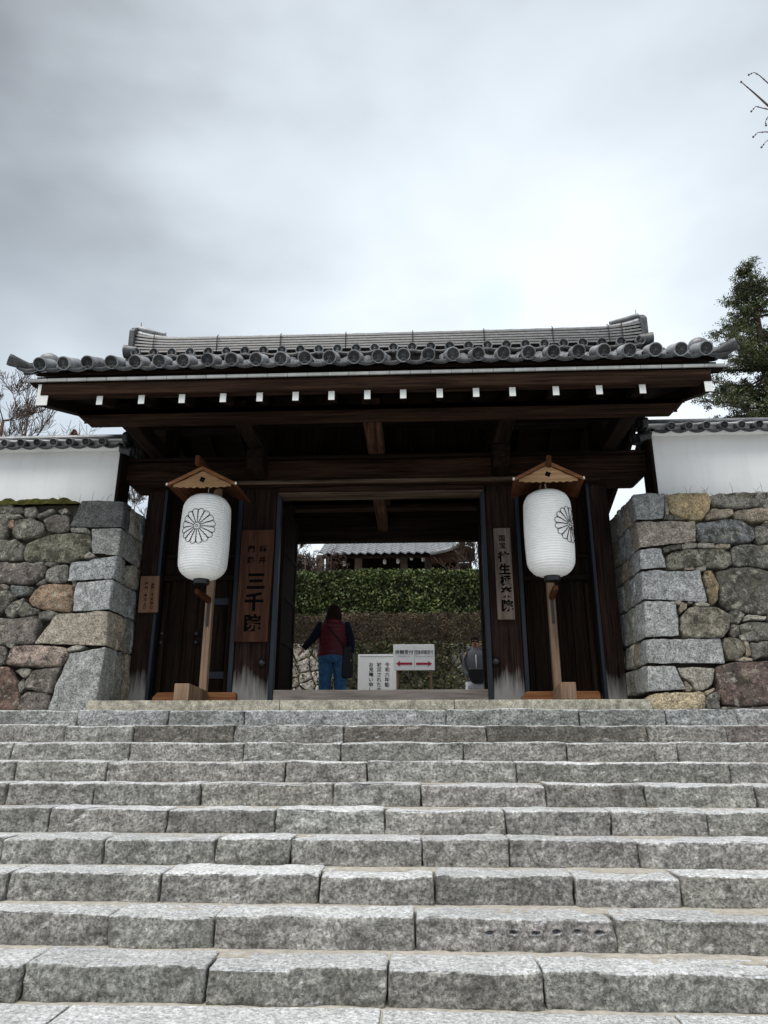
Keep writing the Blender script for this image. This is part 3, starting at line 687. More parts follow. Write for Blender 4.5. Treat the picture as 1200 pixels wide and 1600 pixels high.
# purlins
pfz0, pfz1 = R2(660, 7.81), R2(638, 7.57)
xp0, xp1 = UX(124, 660, 7.6), UX(1063, 640, 7.6)
for (ya, yb) in ((7.57, 7.81), (11.1, 11.34)):
    m = MB().prism([(xp0 - .04, ya, pfz1), (xp0 - .04, ya, pfz0 + .1), (xp0 + .06, ya, pfz0), (xp1 - .06, ya, pfz0), (xp1 + .04, ya, pfz0 + .1), (xp1 + .04, ya, pfz1)], (0, yb - ya, 0))
    obj('purlin', m, M['wood_warm_x'], gate, bevel=.015)
YR = 9.45; YE = 7.12; ZE = R2(563, 7.12)              # ridge line, eave line, tile bed at the eave
ZRB = R2(556, 9.38)                                   # tile bed at the ridge
def bed(Y):
    d = abs(Y - YR); s = 1 - d / (YR - YE); return ZE + (ZRB - ZE) * (.82 * s + .18 * s * s)
YB = 2 * YR - YE                                      # rear eave
XL, XR = UX(50, 590, 7.2), UX(1127, 565, 7.2)
# rafters with white painted ends
RX = [157, 222, 285, 349, 406, 462, 518, 574, 630, 687, 744, 801, 869, 937, 1005]
zrt = R2(607.5, 7.24); slope = .37
def ceil_(Y): return zrt + slope * (min(Y, 2 * YR - Y) - 7.24)
for x in RX:
    X = UX(x, 616, 7.24); w_ = .034; h = .125
    p = lambda Y: zrt + slope * (Y - 7.24)
    for sgn in (1, -1):
        f = (lambda Y: Y) if sgn > 0 else (lambda Y: 2 * YR - Y)
        ya, yb = 7.24, YR - .01
        m = MB().hexa([(X - w_, f(ya), p(ya) - h), (X + w_, f(ya), p(ya) - h), (X + w_, f(yb), p(yb) - h), (X - w_, f(yb), p(yb) - h), (X - w_, f(ya), p(ya)), (X + w_, f(ya), p(ya)), (X + w_, f(yb), p(yb)), (X - w_, f(yb), p(yb))])
        r_ = obj('rafter', m, M['wood_y'], gate)
        if sgn > 0: obj('painted_end', MB().box(X - w_ - .001, X + w_ + .001, ya - .006, ya - .001, p(ya) - h - .001, p(ya) + .001), M['white'], r_)
# eave boards, white strip and deck
zk0, zk1 = R2(607, 7.2), R2(587.5, 7.18)
for sgn in (1, -1):
    f = (lambda a, b: (a, b)) if sgn > 0 else (lambda a, b: (2 * YR - b, 2 * YR - a))
    ya, yb = f(7.18, 7.32); timber('eave_board', XL + .14, XR - .14, ya, yb, zk0, zk1, M['wood_warm_x'], gate, .008)
ztS = R2(579.5, 7.15)
nS = 34
timber('fascia_backing', XL, XR, 7.174, 7.3, zk1 + .003, ztS - .002, M['wood_x'], gate, 0)
for i in range(nS):
    a = XL - .02 + (XR - XL + .04) * i / nS; b = XL - .02 + (XR - XL + .04) * (i + 1) / nS
    timber('white_fascia_board', a + .002, b - .002, 7.15, 7.172, zk1 + .012, ztS, M['fascia'], gate, .003)
timber('eave_filler', XL + .05, XR - .05, 7.22, 7.6, ztS + .002, bed(YE) - .06, M['wood_x'], gate, 0)
for sgn in (1, -1):
    n = 14; rows = []
    for k in range(n + 1):
        Y = 7.2 + (YR - 7.2) * k / n; YY = Y if sgn > 0 else 2 * YR - Y
        rows.append([(XL + .06, YY, bed(Y) - .1), (XR - .06, YY, bed(Y) - .1), (XR - .06, YY, bed(Y) - .05), (XL + .06, YY, bed(Y) - .05)])
    obj('roof_deck', MB().loft(rows), M['wood_x'], gate)
    rows = []
    for k in range(n + 1):
        Y = 7.28 + (YR - 7.28) * k / n; YY = Y if sgn > 0 else 2 * YR - Y; z = zrt + slope * (Y - 7.24)
        rows.append([(XL + .1, YY, z + .004), (XR - .1, YY, z + .004), (XR - .1, YY, z + .03), (XL + .1, YY, z + .03)])
    obj('ceiling_boards', MB().loft(rows), M['wood_x'], gate)
# bargeboards with white front ends
for sd in (-1, 1):
    x0, x1 = (UX(57, 612, 7.17), UX(74, 612, 7.17)) if sd < 0 else (UX(1101, 590, 7.17), UX(1113, 590, 7.17))
    for sgn in (1, -1):
        rows = []
        for k in range(13):
            Y = 7.2 + (YR - 7.2) * k / 12; YY = Y if sgn > 0 else 2 * YR - Y
            t = k / 12; zt = bed(Y) - .105 - .06 * (1 - t); zt = max(zk1 - .005, zt) if k else zk1 - .003
            zlo = zk1 - .27 + .34 * (Y - 7.2) + .12 * max(0, Y - 8.2) ** 2; hb = zt - zlo
            rows.append([(x0, YY, zt - hb), (x1, YY, zt - hb), (x1, YY, zt), (x0, YY, zt)])
        b_ = obj('bargeboard', MB().loft(rows), M['wood_y'], gate)
        if sgn > 0: obj('painted_end', MB().box(x0 - .002, x1 + .002, 7.192, 7.198, zk1 - .27, zk1 - .004), M['white'], b_)
# ridge purlin, rear frame, ties
timber('ridge_purlin', xp0, xp1, YR - .12, YR + .12, ceil_(YR) - .3, ceil_(YR) - .0, M['wood_x'], gate, .015)
for a, b in ((pLa, pLb), (pRa, pRb)):
    c = (a + b) / 2; timber('rear_post', c - .13 if a < 0 else c - .13, c + .13, 10.95, 11.2, ZP, ZA, M['post'], gate, .012)
timber('rear_lintel', pLa, pRb, 10.98, 11.16, R2(845, 11), R2(800, 11), M['wood_x'], gate, .012)
timber('tie_beam', aC - .08, aC + .08, 9.31, 11.0, zLb + .03, zLb + .25, M['wood_warm_y'], gate, .012)
for sd, a in ((-1, (pLa + pLb) / 2), (1, (pRa + pRb) / 2)):
    timber('tie_beam', a - .09, a + .09, 9.4, 10.96, zLb - .25, zLb - .02, M['wood_y'], gate, .012)
    timber('king_strut', a - .09, a + .09, 9.35, 9.55, ZA + .25, ceil_(YR) - .3, M['wood_z'], gate, .012)
timber('king_strut', aC - .09, aC + .09, 9.35, 9.55, ZA + .25, ceil_(YR) - .3, M['wood_z'], gate, .012)
for x in (armx[0], armx[4]): timber('king_strut', x - .09, x + .09, 9.35, 9.55, ZA + .25, ceil_(YR) - .3, M['wood_z'], gate, .012)
for i in range(9): # board infill above the beam, set back
    a = pLb + (pRa - pLb) * i / 9; timber('infill_board', a + .003, a + (pRa - pLb) / 9 - .003, 9.42, 9.46, ZA, ceil_(YR) - .3, M['wood_z'], gate, 0)
# open door leaves folded back into the passage
for sd, xj in ((-1, pLb - .02), (1, pRa + .13)):
    a, b = (xj + .0, xj + .07) if sd < 0 else (xj - .07, xj)
    leaf = timber('door_leaf', a, b, 9.42, 10.5, ZP + .05, zLb - .04, M['wood_z'], gate, .008)
    xi = b if sd < 0 else a
    for k in range(5):
        z = ZP + .2 + k * .62; obj('batten', MB().box(min(xi, xi - sd * .012), max(xi, xi - sd * .012), 9.44, 10.48, z, z + .09), M['wood_y'], leaf, bevel=.004)
    for yy in (9.42, 10.4): obj('stile', MB().box(min(xi, xi - sd * .014), max(xi, xi - sd * .014), yy, yy + .1, ZP + .06, zLb - .05), M['wood_z'], leaf, bevel=.004)
# ------------------------------------------------------------------ gate roof tiles
DX = [64, 101, 138, 175, 212, 249, 286, 324, 362, 400, 438, 476, 514, 553, 590, 629, 667, 706, 745, 784, 823, 862, 901, 941, 980, 1022, 1060, 1102]
x0, x1 = UX(64, 570, 7.1), UX(1102, 545, 7.1); TX = [x0 + (x1 - x0) * i / 27 for i in range(28)]; SP = TX[1] - TX[0]
ang = math.atan((bed(7.4) - bed(7.12)) / .28)
ZD = R2(556.5, 7.08)
for i, X in enumerate(TX):
    inst('eave_tile', DISC, (X + random.uniform(-.004, .004), 7.07, ZD + random.uniform(-.004, .004)), gate, rot=(ang, random.uniform(-.2, .2), 0))
for i in range(-1, 28):
    inst('pan_tile', PAN, (TX[0] + (i + .5) * SP, 7.09, ZD - .012 + random.uniform(-.003, .003)), gate, rot=(ang * .8, 0, 0))
# columns of cover tiles and courses of pans up both slopes
cov = MB(); pans = MB()
def covers(mb, X, ya, yb, sgn, r=.07):
    n = 8; L = (yb - ya) / n
    for k in range(n):
        a, b = ya + k * L, ya + (k + 1) * L + .012
        rings = []
        for (Y, rr) in ((a, r * 1.05), (a + .012, r * 1.07), (b, r * .97)):
            z = bed(Y) + .012; YY = Y if sgn > 0 else 2 * YR - Y
            rings.append([(X + rr * math.cos(q), YY, z + rr * math.sin(q)) for q in [math.pi * j / 8 for j in range(9)]])
        mb.loft(rings, cap=False, closed=False)
for sgn in (1, -1):
    cov = MB()
    for X in TX: covers(cov, X, 7.3 if sgn > 0 else 7.12, YR - .12, sgn)
    obj('cover_tiles', cov, M['tile_pale'], gate, smooth=True, angle=50, kind='stuff')
    pm = MB(); n = 12
    for i in range(-1, 28):
        xc = TX[0] + (i + .5) * SP
        for k in range(n):
            a = 7.25 + (YR - .12 - 7.25) * k / n; b = 7.25 + (YR - .12 - 7.25) * (k + 1) / n + .01
            prof = [(t * SP / 2, -.045 * (1 - t * t)) for t in (-1, -.6, -.2, .2, .6, 1)]
            rows = []
            for Y, dz in ((a, -.02), (a, .016), (b, 0)):
                YY = Y if sgn > 0 else 2 * YR - Y; rows.append([(xc + u, YY, bed(Y) + .01 + v + dz) for u, v in prof])
            pm.loft(rows, cap=False, closed=False)
    obj('pan_tiles', pm, M['tile'], gate, smooth=True, angle=40, kind='stuff')
# verge: outward-facing roll tiles down each gable edge plus the big corner tile
def roll_tile(name, p0, p1, r0, r1, parent, mat='tile'):
    p0, p1 = Vector(p0), Vector(p1); t = (p1 - p0).normalized(); m = MB()
    q = (p1 - p0).to_track_quat('Y', 'Z'); L = (p1 - p0).length
    n = 18
    def ring(rr, y): return [p0 + q @ Vector((rr * math.cos(2 * math.pi * k / n), y, rr * math.sin(2 * math.pi * k / n))) for k in range(n)]
    m.loft([ring(r0, 0), ring((r0 + r1) / 2 * .95, L * .5), ring(r1 * .95, L - .05), ring(r1, L - .035), ring(r1, L), ring(r1 * .82, L + .002), ring(r1 * .8, L - .015), ring(.002, L - .012)], cap=False)
    return obj(name, m, M[mat], parent, smooth=True, angle=40)
for sd in (-1, 1):
    xo = TX[0] - SP * .5 if sd < 0 else TX[-1] + SP * .5
    tip = U(17, 566, 7.1) if sd < 0 else U(1149, 541, 7.1)
    roll_tile('corner_tile', (xo - sd * .02, 7.2, ZD + .0), (tip.x, 7.05, tip.z + .01), .045, .07, gate, 'tile')
    for sgn in (1, -1):
        for k in range(9):
            Y = 7.42 + k * (YR - 7.5) / 8.6; YY = Y if sgn > 0 else 2 * YR - Y
            roll_tile('verge_tile', (xo - sd * .05, YY, bed(Y) + .03), (xo + sd * .24, YY, bed(Y) + .01), .065, .072, gate, 'tile_dark')
    # cover column just inside the verge, ending in the bulged tile behind the first disc
    m = MB(); covers(m, TX[0] - SP + .03 if sd < 0 else TX[-1] + SP - .03, 7.3, YR - .1, 1, .075); obj('verge_cover', m, M['tile_pale'], gate, smooth=True, angle=50)
    e = U(79, 562, 7.45) if sd < 0 else U(1090, 538, 7.45)
    m = MB(); rings = []
    for k in range(7):
        t = k / 6; a = math.pi * t; rr = .1 * math.sin(a) ** .5 if 0 < t < 1 else .004
        rings.append([(e.x + (t - .5) * .26 * 1, e.y + rr * 1.3 * math.cos(q), e.z - .03 + rr * math.sin(q)) for q in [2 * math.pi * j / 12 for j in range(12)]])
    m.loft(rings); obj('corner_cap_tile', m, M['tile_pale'], gate, smooth=True)
# ridge
RXL, RXR = UX(211, 540, YR - .15), UX(1002, 520, YR - .15)
def lift(X): # ends sweep up
    t = (X - (RXL + RXR) / 2) / ((RXR - RXL) / 2); return .015 * t * t + .1 * max(0, abs(t) - .82) / .18 * max(0, abs(t) - .82) / .18
zD2 = R2(543, YR - .24)
nD = 28
for i in range(nD):
    X = RXL + .06 + (RXR - RXL - .12) * i / (nD - 1)
    inst('ridge_disc_tile', DISC_S, (X, YR - .24, zD2 + lift(X) * .25), gate)
    if i < nD - 1: inst('ridge_pan_tile', PAN_S, (X + (RXR - RXL - .12) / (nD - 1) / 2, YR - .235, zD2 - .025 + lift(X) * .25), gate)
z0 = zD2 + .03; zt = R2(525, YR - .05); nc = 6; hc = (zt - z0) / nc
obj('ridge_core', MB().loft([[(X, YR - .12, bed(YR) - .1), (X, YR + .12, bed(YR) - .1), (X, YR + .12, zt + lift(X) - .01), (X, YR - .12, zt + lift(X) - .01)] for X in [RXL + .03 + (RXR - RXL - .06) * k / 40 for k in range(41)]]), M['gap'], gate)
for c in range(nc):
    wy = .19 - .008 * c; npc = 26
    rows = []
    for k in range(61):
        X = RXL + (RXR - RXL) * k / 60; z = z0 + c * hc + lift(X) * .7 * (c + 1.5) / nc
        rows.append([(X, YR - wy - .012, z), (X, YR + wy + .012, z), (X, YR + wy, z + hc * .8), (X, YR - wy, z + hc * .8)])
    obj('ridge_course', MB().loft(rows), M['tile_mid'], gate, smooth=True, angle=30)
rows = []
for k in range(61):
    X = RXL - .03 + (RXR - RXL + .06) * k / 60; z = zt + lift(X) * 1.15
    rr = .085 * (1.05 if k % 3 == 0 else 1)
    rows.append([(X, YR + rr * 1.3 * math.cos(q), z - .01 + rr * .9 * math.sin(q)) for q in [2 * math.pi * j / 12 for j in range(12)]])
obj('ridge_cap', MB().loft(rows), M['tile_pale'], gate, smooth=True, angle=50)
for x in (240, 339, 438, 540, 645, 757, 865, 953, 974):
    X = UX(x, 530, YR - .2); z = lift(X)
    obj('wire_tie', MB().tube([(X, YR - .2, z0 + .0 + z * .5), (X, YR - .19, zt + z - .02), (X, YR - .13, zt + .035 + z)], .007, 5), M['black'], gate)
for sd in (-1, 1):
    X = RXL if sd < 0 else RXR; zz = zt + lift(X)
    a = X if sd > 0 else X - .09
    m = MB().prism([(a, YR - .2, z0 - .04), (a, YR - .215, zz + .0), (a, YR - .12, zz + .1), (a, YR + .12, zz + .1), (a, YR + .215, zz + .0), (a, YR + .2, z0 - .04)], (.09, 0, 0))
    oni = obj('end_tile', m, M['tile'], gate, bevel=.012)
    m = MB().tube([(X - sd * .4, YR - .02, zz + .02), (X - sd * .15, YR - .02, zz + .08), (X + sd * .03, YR - .02, zz + .13)], [.035, .045, .05], 12); obj('upswept_tile', m, M['tile_pale'], gate, smooth=True, angle=50)
    roll_tile('end_roll_tile', (X - sd * .05, YR - .16, zD2 + .07), (X + sd * .14, YR - .18, zD2 + .07), .085, .1, gate, 'tile')
    roll_tile('end_roll_tile', (X - sd * .1, YR - .08, zD2 - .02), (X + sd * .12, YR - .1, zD2 - .06), .06, .075, gate, 'tile')
    obj('rod', MB().tube([(X + sd * .01, YR, zz + .1), (X + sd * .01, YR, zz + .26)], .005, 5), M['black'], gate)
# ------------------------------------------------------------------ plaster walls
def plaster_wall(side, label):
    Yf = 8.78; ref = 100 if side < 0 else 1120
    xe = UX(184, 740, Yf) if side < 0 else UX(1022, 720, Yf)
    a, b = (-7.2, xe) if side < 0 else (xe, 7.2)
    yt, yc = (706, 697) if side < 0 else (680, 671)
    zt = UZ(ref, yt, Yf)
    root = thing('plaster_wall', label, 'wall', ((a + b) / 2, Yf + .2, ZT - .03))
    obj('plaster_body', MB().box(a, b, Yf, Yf + .3, ZT - .04, zt), M['plaster'], root, bevel=.006)
    obj('plaster_cornice', MB().prism([(a, Yf - .002, zt - .0), (a, Yf - .05, zt + .02), (a, Yf - .09, zt + .09), (a, Yf + .39, zt + .09), (a, Yf + .35, zt + .02), (a, Yf + .302, zt)], (b - a, 0, 0)), M['plaster'], root, bevel=.004)
    e = b if side < 0 else a
    obj('end_post', MB().box(min(e, e - side * .05), max(e, e - side * .05), Yf - .02, Yf + .32, ZT - .04, zt + .0), M['wood_z'], root, bevel=.006)
    # tile cap, two slopes with a low ridge
    zd = UZ(ref, 691 if side < 0 else 664.5, 8.56)
    n = int((b - a) / .222); sp = .222
    st = UX(160, 690, 8.56) if side < 0 else UX(1049, 667, 8.56)
    yr = Yf + .15; rise = (yr - 8.6) * .42
    xs_ = [st + side * sp * i for i in range(60) if abs(st + side * sp * i) < 7.2]
    for X in xs_:
        inst('cap_disc_tile', DISC_W, (X, 8.55, zd), root, rot=(R(21), random.uniform(-.2, .2), 0)); inst('cap_pan_tile', PAN_W, (X + side * sp / 2, 8.57, zd - .024), root, rot=(R(21), 0, 0))
    inst('cap_pan_tile', PAN_W, (st - side * sp / 2, 8.57, zd - .024), root, rot=(R(21), 0, 0))
    ee = e - side * .08
    for s in (1, -1):
        f = lambda Y: Y if s > 0 else 2 * yr - Y
        obj('cap_bed', MB().loft([[(min(a, b, ee) if side > 0 else a, f(8.6), zd - .05), (7.2 if side > 0 else ee, f(8.6), zd - .05)], [(min(a, ee) if side > 0 else a, f(yr), zd + .0 + rise), (7.2 if side > 0 else ee, f(yr), zd + rise)]], cap=False, closed=False), M['tile_dark'], root)
    obj('cap_soffit', MB().box(min(a, ee) if side > 0 else a, 7.2 if side > 0 else ee, 8.6, Yf + .45, zt + .091, zd - .051 if zd - .051 > zt + .1 else zt + .1), M['plaster'], root)
    zr = zd + rise
    for k in range(3): obj('cap_ridge_course', MB().box(min(a, ee) if side > 0 else a, 7.2 if side > 0 else ee, yr - .13 + .01 * k, yr + .13 - .01 * k, zr - .03 + k * .03, zr - .03 + k * .03 + .022), M['tile'], root)
    obj('cap_ridge', MB().tube([((min(a, ee) if side > 0 else a), yr, zr + .065), ((7.2 if side > 0 else ee), yr, zr + .065)], .062, 12), M['tile_pale'], root, smooth=True, angle=50)
    # end tiles on the gate side
    roll_tile('cap_end_tile', (ee + side * .05, 8.8, zr + .03), (ee - side * .1, 8.78, zr + .02), .07, .075, root, 'tile_dark')
    m = MB().prism([(ee, 8.6, zd + .02), (ee, 8.58, zd + .12), (ee, 8.75, zr + .12), (ee, 8.85, zr + .12), (ee, 8.85, zd)], (-side * .07, 0, 0)); obj('cap_end_block', m, M['tile_dark'], root, bevel=.01)
    for j, (yy, z) in enumerate(((8.66, zd - .07), (8.78, zd - .02), (8.9, zd + .0))): roll_tile('cap_verge_tile', (ee + side * .02, yy, z), (ee - side * .13, yy, z - .05), .055, .06, root, 'tile_dark')
plaster_wall(-1, 'white plastered wall with tiled coping above the left stone wall')
plaster_wall(1, 'white plastered wall with tiled coping above the right stone wall')
# ------------------------------------------------------------------ lettering helper
def glyphs(mb, text, cx, cz, Y, size, offset=0, extr=.002, sx=1, rot=0):
    cu = bpy.data.curves.new('t', 'FONT'); cu.body = text; cu.size = 1; cu.align_x = 'CENTER'; cu.resolution_u = 3; cu.offset = offset
    o = bpy.data.objects.new('t', cu); col.objects.link(o); bpy.context.view_layer.update()
    dg = bpy.context.evaluated_depsgraph_get(); me = o.evaluated_get(dg).to_mesh()
    vs = [v.co.copy() for v in me.vertices]; fs = [tuple(p.vertices) for p in me.polygons]
    o.evaluated_get(dg).to_mesh_clear(); bpy.data.objects.remove(o); bpy.data.curves.remove(cu)
    if not vs: return
    xa, xb = min(v.x for v in vs), max(v.x for v in vs); ya, yb = min(v.y for v in vs), max(v.y for v in vs)
    mx, my = (xa + xb) / 2, (ya + yb) / 2
    out = []
    for v in vs:
        x, z = (v.x - mx) * size * sx, (v.y - my) * size
        out.append((cx + x * math.cos(rot) - z * math.sin(rot), Y, cz + x * math.sin(rot) + z * math.cos(rot)))
    mb.add(out, fs)
def nameboard(label, q, Yf, mat, chars, th=.04):
    tl, tr_, br, bl = [U(x, y, Yf) for x, y in q]
    m = MB().hexa([(bl.x, Yf, bl.z), (br.x, Yf, bl.z), (br.x, Yf + th, bl.z), (bl.x, Yf + th, bl.z), (tl.x, Yf, tl.z), (tr_.x, Yf, tl.z), (tr_.x, Yf + th, tl.z), (tl.x, Yf + th, tl.z)])
    root = thing('name_board', label, 'name board', ((bl.x + br.x) / 2, Yf + th / 2, bl.z))
    obj('board', m, mat, root, bevel=.004)
    for ch, x, y, s, off, sx_ in chars:
        t = MB(); p = U(x, y, Yf); glyphs(t, ch, p.x, p.z, Yf - .002, s, off, sx=sx_); obj('character', t, M['ink'], root)
nameboard('wide brown name board with large black characters on the left main post', [(378, 828), (429, 828), (417.5, 1003), (366, 1003)], 9.03, M['board'],
          [('梶', 411, 858, .1, .025, 1), ('井', 410, 875, .1, .025, 1), ('門', 393, 858, .1, .025, 1), ('跡', 392, 875, .1, .025, 1), ('三', 400, 908, .25, .04, 1), ('千', 397, 940, .25, .04, 1), ('院', 394.5, 973, .23, .03, 1)])
nameboard('narrow weathered grey name board on the right main post', [(771, 825), (797, 825), (805, 968), (778, 968)], 9.03, M['board_grey'],
          [('国', 784, 841, .09, .02, 1), ('宝', 785, 852, .09, .02, 1), ('往', 787, 870, .15, .04, 1), ('生', 788.5, 889, .15, .04, 1), ('極', 790, 907, .145, .035, 1), ('楽', 791.5, 925, .145, .035, 1), ('院', 793, 946, .155, .035, 1)])
nameboard('small brown plaque with two columns of writing on the left side post', [(220, 900), (249, 900), (246, 957), (215, 957)], 9.04, M['board_small'],
          [('御', 239, 912, .045, .02, 1), ('門', 238.5, 919, .045, .02, 1), ('主', 238, 929, .045, .02, 1), ('玄', 237.5, 936, .045, .02, 1), ('関', 237, 943, .045, .02, 1), ('口', 236.5, 949, .045, .02, 1),
           ('拝', 229, 912, .045, .02, 1), ('門', 228.5, 919, .045, .02, 1), ('本', 227.5, 930, .045, .02, 1), ('坊', 227, 937, .045, .02, 1), ('入', 226.5, 944, .045, .02, 1), ('口', 226, 949, .045, .02, 1)])
# ------------------------------------------------------------------ lanterns and their stands
def paper_mat():
    m, t, b = newmat('lantern_paper', .7, .2)
    v = coords(t); n = noi(t, v, 6, 4); r = ramp(t, n, [(.3, (.8, .8, .79)), (.7, (.88, .88, .87))]); t.links.new(r.outputs[0], b.inputs['Base Color'])
    b.inputs['Subsurface Weight'].default_value = .15; b.inputs['Subsurface Radius'].default_value = (.05, .05, .05)
    return m
M['paper'] = paper_mat()
def lantern(xm, yt, yb, xt, xb, hw, crest_deg, label, cy):
    YL = 8.42
    top, bot = U(xt, yt, YL), U(xb, yb, YL); cxm = (top.x + bot.x) / 2
    H = top.z - bot.z; Rr = (UX(xm + hw, (yt + yb) / 2, YL) - UX(xm - hw, (yt + yb) / 2, YL)) / 2
    root = thing('paper_lantern', label, 'lantern', (cxm, YL, bot.z))
    prof = []; nr = 34
    def rad(t): # superellipse barrel
        u = abs(2 * t - 1); k = .62
        if u < k: return Rr * (1 - .03 * (u / k) ** 2)
        s = (u - k) / (1 - k); return Rr * (.97 * (.24 + .76 * math.sqrt(max(0, 1 - s ** 2.1))) if s < 1 else .2328)
    for i in range(nr):
        for f, kx in ((0, 1), (.3, .995), (.5, .962), (.7, .995)):
            t = (i + f) / nr; prof.append((rad(t) * kx, t * H))
    prof.append((rad(1) , H))
    m = MB().lathe(prof, 48, (cxm, YL, bot.z)); obj('paper_body', m, M['paper'], root, smooth=True)
    sm = MB()
    for k in range(8):   # vertical paper seams
        a = 2 * math.pi * (k + .3) / 8
        sm.tube([(cxm + (r_ + .0012) * math.cos(a), YL + (r_ + .0012) * math.sin(a), bot.z + z) for r_, z in prof[::4]], .0025, 4)
    obj('paper_seams', sm, M['paper'], root)
    rc = rad(0)
    obj('lower_ring', MB().lathe([(rc * 1.35, -.055), (rc * 1.4, -.03), (rc * 1.35, .01), (rc * .9, .02), (rc * .9, -.05)], 28, (cxm, YL, bot.z)), M['black'], root, smooth=True, angle=40)
    obj('upper_ring', MB().lathe([(rc * 1.1, -.01), (rc * 1.1, .02), (rc * .8, .025), (rc * .8, -.005)], 28, (cxm, YL, top.z)), M['black'], root, smooth=True, angle=40)
    obj('hook', MB().tube([(cxm, YL, top.z), (cxm, YL, top.z + .1)], .006, 6), M['sign_white'], root)
    # crest: sixteen outlined petals wrapped on the paper
    zc = cy; Rc = .222; cm = MB()
    def wrap(px, pz):
        z = zc + pz; t = (z - bot.z) / H; r_ = rad(t) + .003; a = R(-90 + crest_deg) + px / Rr
        return (cxm + r_ * math.cos(a), YL + r_ * math.sin(a), z)
    for k in range(16):
        a = 2 * math.pi * (k + .5) / 16; h = math.pi / 16 * .96; pts = []
        pts.append((.16 * Rc, -h * .9))
        for s in (.45, .72): pts.append((s * Rc, -h * .95))
        rr0 = .86 * Rc; rp = .86 * Rc * math.sin(h)
        for j in range(7):
            q = -math.pi / 2 + math.pi * j / 6; u, v_ = rr0 + rp * math.cos(q) * .95, rp * math.sin(q) * .97; pts.append((math.hypot(u, v_), math.atan2(v_, u)))
        for s in (.72, .45): pts.append((s * Rc, h * .95))
        pts.append((.16 * Rc, h * .9))
        cm.tube([wrap(r_ * math.cos(a + d), r_ * math.sin(a + d)) for r_, d in pts], .0034, 4)
    for k in range(16):
        a = 2 * math.pi * k / 16; cm.tube([wrap((.93 * math.cos(a + d)) * Rc, (.93 * math.sin(a + d)) * Rc) for d in (-.06, 0, .06)], .0032, 4)
    cm.tube([wrap(.07 * Rc * math.cos(q), .07 * Rc * math.sin(q)) for q in [2 * math.pi * j / 10 for j in range(11)]], .003, 4)
    obj('crest', cm, M['ink'], root)
    return root, cxm, YL, top, bot, H
